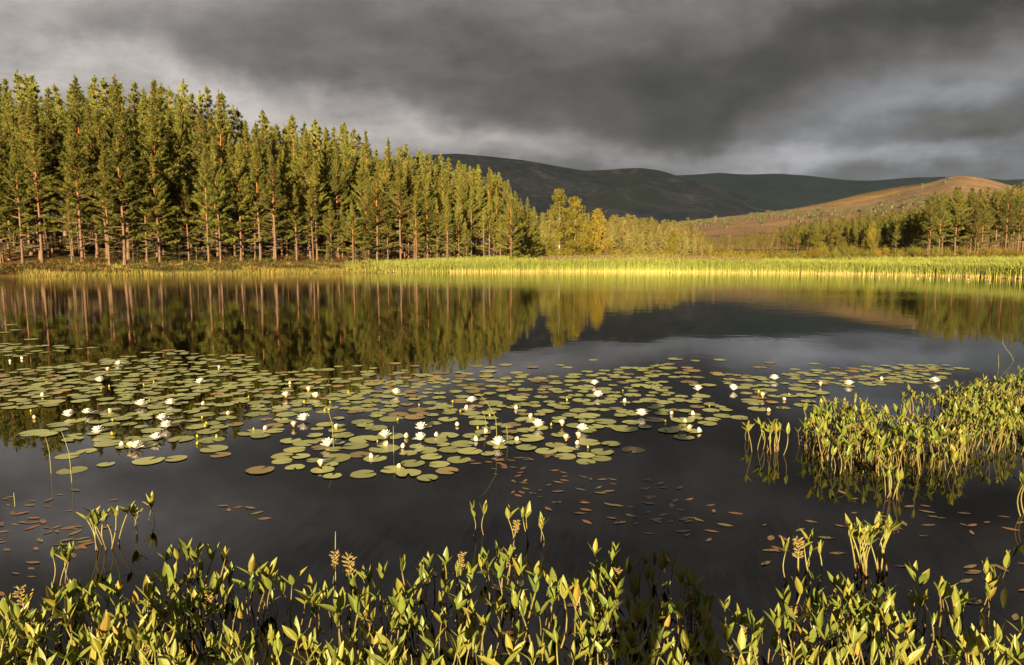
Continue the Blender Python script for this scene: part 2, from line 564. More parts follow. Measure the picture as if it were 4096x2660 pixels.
# cloud that keeps the sun off the far hills (high, behind the lake, on the sun's side)
def cloud_bank():
    bm = bmesh.new()
    r = random.Random(5)
    t = (4000.0 - 120) / SUN[2]
    y_edge = 2750 + SUN[1] * t
    for i in range(12 * 14):
        x = -6500 + (i % 12 + r.uniform(.2, .8)) * 1350 + SUN[0] * t
        y = y_edge + 900 + (i // 12 + r.uniform(.2, .8)) * 960
        mtx = Matrix.Translation((x, y, 4150 + r.uniform(-80, 80))) @ Matrix.Diagonal((r.uniform(1100, 1700), r.uniform(750, 1000), r.uniform(180, 300), 1))
        bmesh.ops.create_icosphere(bm, subdivisions=3, radius=1.0, matrix=mtx)
    for v in bm.verts:
        k = mnoise.fractal(v.co / 500.0, 1.0, 2.0, 3)
        v.co += Vector((k * 120, k * 120, k * 60))
    me = bpy.data.meshes.new('cloud'); bm.to_mesh(me); bm.free()
    me.materials.append(material('cloud', lambda g: principled(g, (0.8, 0.8, 0.82, 1), 1.0, 0.0)))
    tag(obj('cloud', me), kind='structure')


cloud_bank()

# ------------------------------------------------------------------ trees: prototypes


def lerp(a, b, t): return a + (b - a) * t


def make_pine(seed, H, c0, Lmax, dens=1.0, spire=0.75, dead=12, bushy=0.0, tuft=0.27, nb=6, hue=(0, 0, 0)):
    r = random.Random(seed)
    tr, cr = MB(), MB()
    bend = [(0.0, 0.0)]
    for i in range(10): bend.append((bend[-1][0] + r.uniform(-1, 1) * 0.035 * H / 12, bend[-1][1] + r.uniform(-1, 1) * 0.035 * H / 12))
    def axis(z):
        f = min(max(z / H, 0), 0.999) * 10; i = int(f); f -= i
        return np.array([lerp(bend[i][0], bend[i + 1][0], f), lerp(bend[i][1], bend[i + 1][1], f), z])
    zs = np.array([-0.3, 0.0, 0.25, 0.9, 2.0] + [H * k for k in (0.25, 0.35, 0.45, 0.55, 0.65, 0.75, 0.85, 0.93, 1.0)])
    zs = np.array(sorted(set(zs)))
    R0 = 0.0086 * H
    rad = R0 * np.clip(1 - zs / H, 0.0, 1) ** 0.8 + 0.012
    rad[zs < 0.3] *= 1.35
    t = np.clip((zs / H - 0.30) / 0.30, 0, 1)[:, None]
    bark = (1 - t) * np.array([0.165, 0.105, 0.072]) + t * np.array([0.31, 0.120, 0.045])
    tr.tube([axis(z) for z in zs], rad, 8, bark)
    # bare dead twigs under the crown
    for k in range(dead):
        z = H * r.uniform(0.10, c0 + 0.08); az = r.uniform(0, 6.283); L = r.uniform(0.4, 1.5) * H / 13
        d = np.array([math.cos(az), math.sin(az), r.uniform(-0.25, 0.15)])
        p0 = axis(z)
        tr.tube([p0, p0 + d * L * 0.5 + (0, 0, r.uniform(-.05, .08)), p0 + d * L + (0, 0, r.uniform(-.25, .15))], [0.022, 0.015, 0.006], 3, (0.26, 0.20, 0.15))
        for q in range(2):
            p1 = p0 + d * L * r.uniform(0.4, 0.8); a2 = az + r.uniform(-1, 1)
            tr.tube([p1, p1 + np.array([math.cos(a2), math.sin(a2), r.uniform(-.3, .3)]) * L * 0.35], [0.009, 0.004], 3, (0.26, 0.20, 0.15))
    z = c0 * H
    P, D, LL, CC, SZ = [], [], [], [], []
    step = 0.36 * (H / 12) ** 0.6 / dens ** 0.5
    while z < H * 0.965:
        tt = (z - c0 * H) / (H - c0 * H)
        nbr = r.randint(3, 5) if tt > 0.30 else r.choice((0, 1, 1, 2, 3))
        a0 = r.uniform(0, 6.283)
        for k in range(nbr):
            az = a0 + k * 6.283 / nbr + r.uniform(-0.5, 0.5)
            prof = (1 - tt) ** spire * 0.97 + 0.02
            if bushy <= 0 and tt < 0.30: prof *= r.uniform(.45, 1.0)
            L = Lmax * prof * r.uniform(0.62, 1.2)
            el = math.radians(lerp(2, 64, tt ** 1.1) + r.uniform(-12, 12))
            p0 = axis(z + r.uniform(-0.12, 0.12))
            d = np.array([math.cos(az) * math.cos(el), math.sin(az) * math.cos(el), math.sin(el)])
            side = np.array([-math.sin(az), math.cos(az), 0])
            curl = L * 0.14
            pts = [p0, p0 + d * L * 0.5 + (0, 0, -0.02 * L), p0 + d * L + (0, 0, curl)]
            rb = 0.012 + 0.012 * L
            tr.tube(pts, [rb, rb * 0.6, 0.006], 3, lerp(np.array([0.30, 0.16, 0.08]), np.array([0.24, 0.17, 0.10]), r.random()))
            ntw = max(2, int(5 * dens * min(1.6, L / 1.2) + 1))
            clump = r.uniform(0.72, 1.22)
            for s in np.linspace(0.36 if L > 0.7 else 0.15, 1.0, ntw):
                pb = p0 + d * L * s + (0, 0, curl * s * s - 0.02 * L)
                for q in range(3):
                    ang = r.uniform(-1.0, 1.0)
                    tw = d * math.cos(ang) + side * math.sin(ang) * 1.1 + np.array([0, 0, r.uniform(0.0, 0.55)])
                    tw /= np.linalg.norm(tw)
                    tl = r.uniform(0.12, 0.42) * (0.55 + 0.5 * min(1, L / 1.5)) * (1.15 - 0.4 * s) * (H / 12) ** 0.4 * (1 - 0.6 * tt)
                    for u in (0.35, 1.0) if r.random() < 0.8 else (0.7,):
                        P.append(pb + tw * tl * u); D.append(tw + np.array([0, 0, 0.45]))
                        CC.append(clump * r.uniform(0.8, 1.2)); SZ.append(1.08 - .55 * tt)
        z += step * r.uniform(0.75, 1.25)
    # leader
    for k in range(14):
        P.append(axis(H * (0.93 + 0.005 * k))); D.append(np.array([r.uniform(-.25, .25), r.uniform(-.25, .25), 1.0])); CC.append(1.0); SZ.append(.6)
    P, D, CC = np.array(P), np.array(D), np.array(CC)
    D /= np.linalg.norm(D, axis=1)[:, None]
    n = len(P)
    Pn = np.repeat(P, nb, 0); Dn = np.repeat(D, nb, 0) + rng.normal(size=(n * nb, 3)) * 0.55
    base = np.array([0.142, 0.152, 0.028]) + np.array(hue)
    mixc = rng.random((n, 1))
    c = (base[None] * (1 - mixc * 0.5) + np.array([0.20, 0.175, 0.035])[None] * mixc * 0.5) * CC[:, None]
    cr.blades(Pn, Dn, rng.uniform(0.75, 1.2, n * nb) * tuft * np.repeat(SZ, nb), tuft * 0.20, np.repeat(c, nb, 0))
    return tr, cr, H


PROT = {}


def register(key, tup, leafmat):
    tr, cr, H = tup
    PROT[key] = (tr.mesh(key + '_trunk', M_BARK, True), cr.mesh(key + '_crown', leafmat), H, tr, cr)


for i, (H, c0, Lm, sp) in enumerate([(13, .20, 2.9, 1.1), (14, .26, 2.8, 1.05), (15, .32, 2.9, 1.15), (13, .16, 3.1, 1.15),
                                     (14.5, .28, 2.5, 1.0), (15, .24, 2.6, 1.1), (13.5, .32, 2.9, 1.05)]):
    register('pine%d' % i, make_pine(20 + i, H, c0, Lm, 1.25, sp, 20, tuft=.28), M_NEEDLE)
register('edge_pine', make_pine(40, 9, .10, 2.5, 1.5, .55, 3, bushy=1, tuft=.25), M_NEEDLE)
register('slim_pine', make_pine(41, 9, .22, 1.2, 1.0, .8, 14, tuft=.22), M_NEEDLE)
register('bare_pine', make_pine(42, 9, .62, 0.8, .55, .6, 46, tuft=.2), M_NEEDLE)
for i in range(3):
    register('young_pine%d' % i, make_pine(50 + i, 8.5, .10, 1.55, .75, .65, 2, bushy=1, tuft=.30, nb=5, hue=(0.085, 0.075, 0.05)), M_NEEDLE)
for i in range(2):
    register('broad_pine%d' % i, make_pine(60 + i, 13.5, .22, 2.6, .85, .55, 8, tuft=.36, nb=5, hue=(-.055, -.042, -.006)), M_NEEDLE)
for i in range(2):
    register('back_pine%d' % i, make_pine(75 + i, 14, .34, 2.6, .45, 1.0, 2, tuft=.46, nb=4), M_NEEDLE)
for i in range(2):
    register('pale_pine%d' % i, make_pine(77 + i, 9, .12, 1.9, .30, .6, 0, bushy=1, tuft=.50, nb=4, hue=(.075, .065, .035)), M_NEEDLE)
for i in range(2):
    register('low_pine%d' % i, make_pine(70 + i, 9, .12, 1.9, .30, .6, 0, bushy=1, tuft=.55, nb=4, hue=(-.01, -.008, 0)), M_NEEDLE)


def make_birch(seed, H, wid, col, c0=0.10, nbr=46):
    r = random.Random(seed); tr, cr = MB(), MB()
    lean = (r.uniform(-.3, .3), r.uniform(-.2, .2))
    def axis(z):
        f = z / H
        return np.array([lean[0] * f * f + 0.12 * math.sin(f * 5 + seed), lean[1] * f * f + 0.1 * math.sin(f * 4 + 2 * seed), z])
    zs = np.linspace(-0.2, H, 14)
    rad = 0.011 * H * np.clip(1 - zs / H, 0, 1) ** 0.9 + 0.012
    t = np.clip(zs / H / 0.9, 0, 1)[:, None]
    tr.tube([axis(max(z, 0)) if z > 0 else np.array([0.12 * math.sin(seed), 0.1 * math.sin(2 * seed), z]) for z in zs], rad, 7,
            (1 - t) * np.array([0.50, 0.46, 0.39]) + t * np.array([0.34, 0.26, 0.19]))
    P, D, C = [], [], []
    for k in range(nbr):
        f = c0 + (1 - c0) * ((k + r.random()) / nbr) * 0.97
        tt = (f - c0) / (1 - c0)
        L = wid * (math.sin(math.pi * min(1, 0.30 + 0.70 * tt)) ** 0.6 * (1 - tt) ** 0.35 + 0.08) * r.uniform(0.65, 1.15)
        az = k * 2.4 + r.uniform(-.5, .5); el = math.radians(r.uniform(12, 48))
        p0 = axis(f * H); d = np.array([math.cos(az) * math.cos(el), math.sin(az) * math.cos(el), math.sin(el)])
        e = p0 + d * L + (0, 0, -0.25 * L)
        m = p0 + d * L * 0.55
        tr.tube([p0, m, e], [0.028 * (1 - tt) + .008, .014, .005], 3, (0.26, 0.19, 0.13))
        br = r.uniform(0.75, 1.25)
        for q in range(int(20 + 22 * L / wid)):
            s = r.uniform(0.15, 1.05)
            pb = lerp(p0, m, s / .55) if s < .55 else lerp(m, e, (s - .55) / .45)
            pb = pb + np.array([r.gauss(0, .18), r.gauss(0, .18), r.uniform(-.1, .3)])
            drop = r.uniform(0.25, 0.95) * (0.5 + 0.8 * (1 - tt))
            nl = int(4 + drop * 9)
            for u in range(nl):
                P.append(pb + np.array([r.gauss(0, .045), r.gauss(0, .045), 0.1 - drop * u / nl]))
                D.append((r.gauss(0, .6), r.gauss(0, .6), -1.0)); C.append(br * r.uniform(0.75, 1.25))
    P, D, C = np.array(P), np.array(D), np.array(C)
    cr.leaves(P, D, rng.uniform(0.11, 0.18, len(P)), rng.uniform(0.07, 0.12, len(P)), np.array(col)[None] * C[:, None])
    return tr, cr, H


for i, (H, w, c) in enumerate([(10.0, 2.7, (.175, .150, .024)), (9.2, 2.9, (.20, .160, .025)), (7.4, 2.1, (.20, .145, .026)), (6.5, 2.0, (.20, .165, .026)), (7, 2.4, (.165, .150, .026))]):
    register('birch%d' % i, make_birch(80 + i, H, w, c), M_LEAF)


def make_bush(seed, H, W_, col, n=1500, leaf=.12):
    r = random.Random(seed); tr, cr = MB(), MB()
    tips = []
    for k in range(13):
        az = r.uniform(0, 6.283); sp = r.random() ** .6 * W_ * .5; h = H * r.uniform(.55, 1.0) * (1 - .35 * (sp / (W_ * .5)) ** 2)
        e = np.array([math.cos(az) * sp, math.sin(az) * sp, h]); tips.append(e)
        tr.tube([(0.05 * math.cos(az), .05 * math.sin(az), -.15), e * (.35, .35, .5), e], [.03, .018, .005], 4, (.20, .15, .09))
    P, C = [], []
    for k in range(n):
        e = tips[r.randrange(len(tips))]; s = r.random() ** .5
        p = e * (s, s, s) + np.array([r.gauss(0, .16 * W_ / 2), r.gauss(0, .16 * W_ / 2), r.gauss(0, .09 * H)])
        p[2] = max(p[2], .05)
        P.append(p); C.append(r.uniform(.7, 1.3))
    P = np.array(P); C = np.array(C)
    D = P * (1, 1, .3) / W_ + rng.normal(size=P.shape) * .5 + (0, 0, .5)
    cr.leaves(P, D, rng.uniform(.8, 1.4, n) * leaf, rng.uniform(.4, .7, n) * leaf, np.array(col)[None] * C[:, None])
    return tr, cr, H


for i, c in enumerate([(.20, .17, .022), (.17, .165, .025), (.23, .18, .02)]):
    register('bush%d' % i, make_bush(90 + i, 2.2, 2.6, c, 1900), M_LEAF)
register('sapling', make_bush(96, 2.0, 1.3, (.30, .25, .03), 900, .09), M_LEAF)


def make_moor_pine(seed):
    r = random.Random(seed); tr, cr = MB(), MB()
    tr.tube([(0, 0, -.4), (.1, 0, 2), (0, .1, 4.5), (0, 0, 6)], [.25, .18, .12, .04], 5, (.30, .22, .16))
    P = []
    for k in range(9):
        c = np.array([r.gauss(0, 1.1), r.gauss(0, 1.1), r.uniform(2.6, 6.2)])
        tr.tube([(0, 0, c[2] - 1.2), c], [.08, .03], 3, (.30, .20, .13))
        P.append(c + rng.normal(size=(34, 3)) * (.65, .65, .38))
    P = np.concatenate(P)
    cr.leaves(P, rng.normal(size=P.shape) + (0, 0, .6), .75, .5, np.array([.10, .105, .042])[None] * rng.uniform(.7, 1.25, (len(P), 1)))
    return tr, cr, 6.8


for i in range(3): register('moor_pine%d' % i, make_moor_pine(110 + i), M_NEEDLE)


def plant_tree(key, name, x, y, H, label, cat, group, z=None, lean=0.0, rz=None, wide=1.0, crown_name='crown'):
    tm, cm, H0, _, _ = PROT[key]
    zz = float(ground_z(x, y)) if z is None else z
    s = H / H0
    o = empty(name, (x, y, zz - 0.05), rnd.uniform(0, 6.283) if rz is None else rz, (s * wide, s * wide, s))
    if lean: o.rotation_euler = (0, lean, 0) if rz is None else (0, lean, rz)
    tag(o, label, cat, group)
    obj('trunk', tm, o); obj(crown_name, cm, o)
    return o


# ------------------------------------------------------------------ the pine wood on the left shore
SKY_L = np.array([(-700, 300), (0, 335), (240, 288), (480, 335), (671, 318), (890, 392), (1000, 432), (1240, 440), (1330, 505), (1400, 520), (1500, 552), (1640, 590),
                  (1720, 612), (1820, 640), (1900, 662), (2000, 690), (2060, 735), (2110, 790), (2160, 860)], float)


def skyline_height(x, y):
    px = pix_x(x, y, 6.0)
    py = np.interp(px, SKY_L[:, 0], SKY_L[:, 1])
    top = at(px, py, y)[2]
    return top - float(ground_z(x, y)), px


spots = []
taken = []


def free(x, y, dmin):
    return all((x - a) ** 2 + (y - b) ** 2 > dmin * dmin for a, b in taken)


# single trees of the front edge that can be found by their own look
def base_at(px, y): return at(px, 1050, y)[0], y


L_EDGE = 'pine with bare pale lower trunk along the front edge of the lakeside wood'
singles = [  # key, px, depth, tip py, label, lean, rz, width
    ('pine2', 770, 71.5, 470, 'pine with pale trunk leaning towards the left at the edge of the wood', -0.055, 0.0, 1.0),
    ('pine5', 655, 72.5, 318, 'very tall pine with a long red trunk at the edge of the wood', 0, None, 1.0),
    ('edge_pine', 2045, 72.5, 785, 'bushy sunlit pine with low boughs to the ground at the end of the wood', 0, 1.0, 1.0),
    ('bare_pine', 1788, 71.0, 828, 'thin pine with a bare trunk and many dead twigs above the reeds', 0, None, 1.0),
    ('bare_pine', 1935, 74.5, 830, 'spindly dying pine with pale twigs beside the bushy sunlit pine', 0.03, 2.0, 0.9),
    ('slim_pine', 1665, 71.5, 765, 'slim young pine with a pointed top in front of the wood', 0, None, 1.2),
    ('slim_pine', 1188, 71.5, 730, 'narrow young pine with an airy crown in front of the tall pines', 0, None, 1.3),
    ('pine3', 1328, 71.2, 795, 'short broad pine with a forked low crown on the heathery bank', 0, None, 1.25),
    ('pine0', 880, 72.0, 560, 'sunlit pine with bushy low side boughs above the bank grass', 0, None, 1.1),
    ('young_pine0', 1310, 70.3, 975, 'small knee-high young pine standing on the heathery bank', 0, None, 0.8),
]
for key, px, y, py, lab, lean, rz, wd in singles:
    x = at(px, 1050, y)[0]
    H = at(px, py, y)[2] - float(ground_z(x, y))
    plant_tree(key, 'pine_tree', x, y, H, lab, 'pine tree', None, lean=lean, rz=rz, wide=wd)
    taken.append((x, y))

SHORT = ['the leaning pale-trunked pine', 'the very tall red-trunked pine', 'the bushy sunlit end pine', 'the thin bare pine above the reeds', 'the spindly dying pine',
         'the slim pointed young pine', 'the narrow airy young pine', 'the short broad forked pine', 'the sunlit pine with low side boughs', 'the small young pine on the bank']
SPEC_XY = list(taken[:len(singles)])


def near_special(x, y, lim):
    k = min(range(len(SPEC_XY)), key=lambda i: (SPEC_XY[i][0] - x) ** 2 + ((SPEC_XY[i][1] - y) * .35) ** 2)
    return SHORT[k] if abs(SPEC_XY[k][0] - x) < lim else None


def edge_label(x, y, H):
    sp = near_special(x, y, 3.0)
    size = 'short' if H < 8.5 else ('tall' if H > 12 else 'middling')
    return '%s front-row pine of the lakeside wood%s' % (size, ' beside ' + sp if sp else ', its lower trunk bare')


def inner_label(x, y, H, row):
    sp = near_special(x, y, 3.0)
    return '%s pine %s' % ('lower' if H < 11 else 'tall', ('in the wood behind ' + sp) if sp else ('second row of the lakeside wood' if row == 0 else 'crowded inside the lakeside wood behind its front row'))


count_l = 0
wood_rest = []
# front edge row
x = -62.0
while x < 1.0:
    y = float(front_y(x)) + 7.0 + rnd.uniform(-.5, 2.6)
    Hs, px = skyline_height(x, y)
    if free(x, y, 1.05) and -300 < px < 2080:
        H = Hs * rnd.choice((rnd.uniform(0.42, 0.62), rnd.uniform(.62, .90), rnd.uniform(.62, .90)))
        plant_tree('pine%d' % rnd.choice((0, 1, 3, 4, 5, 0, 3)), 'pine_tree', x, y, H, edge_label(x, y, H), 'pine tree', 'pines along the edge of the lakeside wood',
                   lean=rnd.gauss(0, .012), wide=rnd.uniform(.85, 1.35))
        taken.append((x, y)); count_l += 1
    x += rnd.uniform(0.8, 1.6)
# rows behind
L_IN = 'tall pine crowded inside the lakeside wood behind its front row'
for row in range(12):
    x = -74.0 + rnd.uniform(0, 2)
    while x < 3.2:
        y = float(front_y(x)) + 10.2 + row * 2.6 + rnd.uniform(-1.0, 1.0)
        Hs, px = skyline_height(x, y)
        lim = 2150 if row > 1 else 2110
        if px < lim and px > (-200 if row < 5 else -420) and free(x, y, 1.3):
            H = Hs * (rnd.uniform(0.66, 0.93) if row < 3 else (rnd.uniform(0.80, .98) if rnd.random() < .75 else rnd.uniform(.98, 1.06)))
            H = min(H, 20)
            key = 'pine%d' % rnd.randrange(7)
            if row < 5:
                plant_tree(key, 'pine_tree', x, y, H, inner_label(x, y, H, row), 'pine tree', 'pines inside the lakeside wood', wide=rnd.uniform(.85, 1.25))
                count_l += 1
            else: wood_rest.append((x, y, float(ground_z(x, y)), H, 'back_pine%d' % rnd.randrange(2)))
            taken.append((x, y))
        x += rnd.uniform(1.7, 2.7) if row < 6 else rnd.uniform(2.2, 3.4)
for k in range(17):
    px = rnd.uniform(-60, 1980); y = rnd.uniform(6.5, 12)
    x = at(px, 1050, 64)[0]; y += float(front_y(x))
    if not free(x, y, .8): continue
    plant_tree(('slim_pine', 'young_pine1', 'young_pine2', 'pine3')[k % 4], 'pine_tree', x, y, rnd.uniform(3.5, 7), 'low young pine growing under the tall trunks of the lakeside wood', 'pine tree', 'young pines under the tall wood', wide=rnd.uniform(.9, 1.3))
    taken.append((x, y)); count_l += 1
print('left pines', count_l)

# ------------------------------------------------------------------ birches and woods beyond the reeds
def tree_px(key, name, px, y, py, label, cat, group=None, **kw):
    x = at(px, 1020, y)[0]
    H = at(px, py, y)[2] - float(ground_z(x, y))
    taken.append((x, y))
    return plant_tree(key, name, x, y, H, label, cat, group, **kw)


tree_px('birch0', 'birch_tree', 2236, 84, 752, 'tallest golden birch with drooping sprays behind the reeds', 'birch tree')
tree_px('birch1', 'birch_tree', 2296, 86, 782, 'golden birch with a white trunk leaning on the tallest birch', 'birch tree', wide=1.05)
tree_px('birch2', 'birch_tree', 2383, 88, 835, 'narrow pointed golden birch standing apart to the side of the birch pair', 'birch tree', wide=1.15)
tree_px('birch3', 'birch_tree', 2690, 112, 922, 'sparse yellow birch with pale forked trunk before the young pines', 'birch tree', wide=.9)
tree_px('birch4', 'birch_tree', 3270, 150, 912, 'rounded green birch before the dark pine edge', 'birch tree', 'birches before the dark pine edge', wide=1.1)
tree_px('birch4', 'birch_tree', 3345, 150, 915, 'rounded green birch before the dark pine edge', 'birch tree', 'birches before the dark pine edge', wide=1.25)
tree_px('birch3', 'birch_tree', 3482, 139, 884, 'yellow-green birch rising between two lit pines at the dark edge', 'birch tree', wide=.8)
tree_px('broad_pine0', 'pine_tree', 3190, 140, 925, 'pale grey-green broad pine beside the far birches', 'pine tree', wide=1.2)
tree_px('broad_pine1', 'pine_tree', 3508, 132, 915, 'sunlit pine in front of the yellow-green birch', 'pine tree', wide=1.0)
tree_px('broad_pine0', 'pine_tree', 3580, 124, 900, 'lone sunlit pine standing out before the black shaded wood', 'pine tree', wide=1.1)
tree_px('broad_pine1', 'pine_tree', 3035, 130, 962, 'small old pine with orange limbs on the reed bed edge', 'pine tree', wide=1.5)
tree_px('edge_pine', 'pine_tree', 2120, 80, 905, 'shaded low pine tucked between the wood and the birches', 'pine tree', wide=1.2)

# tall pines at the right
RT = np.array([(3680, 790), (3740, 757), (3790, 742), (3830, 752), (3900, 752), (3960, 756), (4020, 742), (4096, 728), (4500, 720)], float)
cr_ = 0
for row in range(2):
    px = 3715 - row * 6
    while px < 4420:
        y = 116 + row * 4.0 + rnd.uniform(-1.5, 1.5)
        py = np.interp(px, RT[:, 0], RT[:, 1]) + rnd.uniform(0, 45)
        tree_px('broad_pine%d' % rnd.randrange(2) if rnd.random() < .65 or row == 0 else 'pine%d' % rnd.choice((1, 2, 4, 6)), 'pine_tree', px, y, py,
                ('front-row ' if row == 0 else 'back-row ') + 'tall red-trunked pine in the stand at the far end of the reeds', 'pine tree', 'tall pines beyond the end of the reeds', wide=rnd.uniform(.95, 1.2))
        px += rnd.uniform(38, 64); cr_ += 1
# dark receding edge
RE = np.array([(3130, 905), (3250, 888), (3350, 880), (3480, 868), (3600, 850), (3700, 838), (3760, 835)], float)
for row in range(2):
    px = 3140
    while px < 3740:
        y = 46.2 / ((px - CX) / F - .215) + row * 7 + rnd.uniform(-1, 1)
        py = np.interp(px, RE[:, 0], RE[:, 1]) + rnd.uniform(-6, 16)
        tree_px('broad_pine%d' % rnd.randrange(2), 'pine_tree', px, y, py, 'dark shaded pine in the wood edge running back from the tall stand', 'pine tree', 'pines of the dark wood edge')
        px += rnd.uniform(22, 34); cr_ += 1
# young pines, centre
CT = np.array([(2130, 862), (2200, 868), (2400, 872), (2500, 872), (2620, 884), (2700, 895), (2760, 905), (2820, 940), (2860, 965)], float)
for row in range(2):
    px = 2160 + row * 10
    while px < 2850:
        y = 128 + row * 9 + rnd.uniform(-3, 3)
        py = np.interp(px, CT[:, 0], CT[:, 1]) + (rnd.uniform(18, 50) if row == 0 else rnd.uniform(6, 30))
        tree_px('young_pine%d' % rnd.randrange(3), 'pine_tree', px, y, py, ('pale young pine in the plantation edge behind the birches' if px < 2440 else 'pale young pine in the open plantation edge beyond the reeds') if row == 0 else 'pale young pine in the second plantation row behind the reeds', 'pine tree', 'young plantation pines behind the reeds', wide=rnd.uniform(1, 1.25))
        px += rnd.uniform(22, 40); cr_ += 1
print('other pines', cr_)


def wood_mass(name, label, cat, items, keys):
    """many far trees joined in one mass"""
    for part, mi in (('trunk', 3), ('crown', 4)):
        Vs, Ts, Qs, Cs, n = [], [], [], [], 0
        r = random.Random(3)
        for (x, y, z, H, key) in items:
            V, T, Q, C = PROT[key][mi].arrays()
            s = H / PROT[key][2]; a = r.uniform(0, 6.283); ca, sa = math.cos(a) * s, math.sin(a) * s
            w = r.uniform(.95, 1.25)
            V2 = np.stack([(V[:, 0] * ca - V[:, 1] * sa) * w + x, (V[:, 0] * sa + V[:, 1] * ca) * w + y, V[:, 2] * s + z], 1)
            Vs.append(V2); Ts.append(T + n); Qs.append(Q + n); Cs.append(C * r.uniform(.8, 1.2)); n += len(V)
        me = mesh_np(name + '_' + part, np.concatenate(Vs), [np.concatenate(Ts), np.concatenate(Qs)], M_BARK if part == 'trunk' else M_NEEDLE, None, np.concatenate(Cs))
        if part == 'trunk': root = empty(name, (0, 0, 0)); tag(root, label, cat, None, 'stuff')
        o = obj(part, me, root); o['kind'] = 'stuff'


wood_mass('wood_interior', 'deep shaded interior of the lakeside pine wood', 'wood', wood_rest, None)
items = []
for row in range(5):                        # rest of the young plantation
    px = 2140.0
    while px < 2860 - row * 8:
        y = 146 + row * 9 + rnd.uniform(-3, 3); x = at(px, 1020, y)[0]; z = float(ground_z(x, y))
        py = np.interp(px, CT[:, 0], CT[:, 1]) + rnd.uniform(-14, 18)
        items.append((x, y, z, at(px, py, y)[2] - z, 'pale_pine%d' % rnd.randrange(2)))
        px += rnd.uniform(22, 40)
LT = np.array([(2780, 955), (2850, 945), (2950, 935), (3050, 922), (3130, 912), (3200, 905)], float)
for row in range(5):                        # low wood at the foot of the moor
    px = 2790.0
    while px < 3260:
        y = 215 + row * 28 + rnd.uniform(-6, 6); x = at(px, 1020, y)[0]; z = float(ground_z(x, y))
        py = np.interp(px, LT[:, 0], LT[:, 1]) + rnd.uniform(-8, 20) + (18 if row < 2 else 0)
        items.append((x, y, z, max(4, at(px, py, y)[2] - z), 'low_pine%d' % rnd.randrange(2)))
        px += rnd.uniform(22, 36)
for row in range(4):                        # deeper in the tall stand
    px = 3725.0
    while px < 4400:
        y = 126 + row * 5 + rnd.uniform(-2, 2); x = at(px, 1020, y)[0]; z = float(ground_z(x, y))
        items.append((x, y, z, at(px, np.interp(px, RT[:, 0], RT[:, 1]) + rnd.uniform(-6, 30), y)[2] - z, 'back_pine%d' % rnd.randrange(2)))
        px += rnd.uniform(36, 62)
for row in range(4):                        # behind the dark edge
    px = 3160.0 + row * 20
    while px < 3900:
        y = 46.2 / ((px - CX) / F - .215) + 16 + row * 9 + rnd.uniform(-2, 2); x = at(px, 1020, y)[0]; z = float(ground_z(x, y))
        py = np.interp(px, RE[:, 0], RE[:, 1]) + rnd.uniform(-16, 12)
        items.append((x, y, z, at(px, py, y)[2] - z, 'low_pine%d' % rnd.randrange(2)))
        px += rnd.uniform(26, 44)
wood_mass('pine_wood', 'far pine wood filling the valley between the young plantation and the moor hill', 'wood', items, None)

items = []
bandpts = np.array([(2620, 905, .60), (2720, 893, .66), (2850, 884, .72), (2980, 872, .80), (3100, 862, .80), (3250, 850, .72), (3400, 838, .66), (3500, 826, .62), (3600, 805, .60), (3720, 790, .55)])
hs = []
for k in range(230):
    px = rnd.uniform(2600, 3760)
    v = np.interp(px, bandpts[:, 0], bandpts[:, 2]) + rnd.gauss(0, .055)
    if rnd.random() < .22: v = rnd.uniform(.35, .95)
    v = min(max(v, .15), .985)
    A = (px - CX) / F / (CP + .1 * SP)
    X, Y, Z = HB.point(A, v)
    hs.append((float(X), float(Y), float(Z)))
for k, (X, Y, Z) in enumerate(hs):
    items.append((X, Y, Z - .2, rnd.uniform(7, 13), 'moor_pine%d' % (k % 3)))
wood_mass('moorland_pines', 'scattered small pines strung across the brown moor hill', 'pines', items, None)

# ------------------------------------------------------------------ bushes behind the reeds and on the bank
px = 2395.0
while px < 4380:
    y = rnd.uniform(84, 96); x = at(px, 1020, y)[0]
    big = 1.0 if px > 3300 else 0.8
    py = rnd.uniform(972, 1003) if px > 3250 else rnd.uniform(985, 1006)
    if 2480 < px < 2560: py -= 25
    H = max(1.3, at(px, py, y)[2] - float(ground_z(x, y)))
    plant_tree('bush%d' % rnd.randrange(3), 'willow_bush', x, y, H, 'yellow-green willow bush in the belt behind the reed bed', 'bush', 'willow bushes behind the reeds',
               wide=rnd.uniform(.9, 1.3) * 2.2 / max(H, 1.3) * .8, crown_name='foliage')
    px += rnd.uniform(30, 62)
for px, y, py, lab in [(430, 68.0, 1008, 'golden-leaved sapling on the left bank before the pines'), (350, 67.5, 1035, 'small yellow bush at the foot of the golden sapling'),
                       (1720, 68.5, 1042, 'bright yellow little bush on the bank near the reed edge'), (250, 71.5, 1000, 'thin orange-leaved sapling among the pine trunks'),
                       (2262, 80, 990, 'low yellow-green bush at the foot of the golden birches'), (2440, 84, 1000, 'fresh green bush beside the narrow birch')]:
    x = at(px, 1050, y)[0]; z = float(ground_z(x, y))
    plant_tree('sapling' if px < 2000 else 'bush0', 'sapling' if px < 2000 else 'willow_bush', x, y, max(.7, at(px, py, y)[2] - z), lab, 'sapling' if px < 2000 else 'bush', None,
               wide=1.2, crown_name='foliage')

# ------------------------------------------------------------------ reeds, bank grass, heather


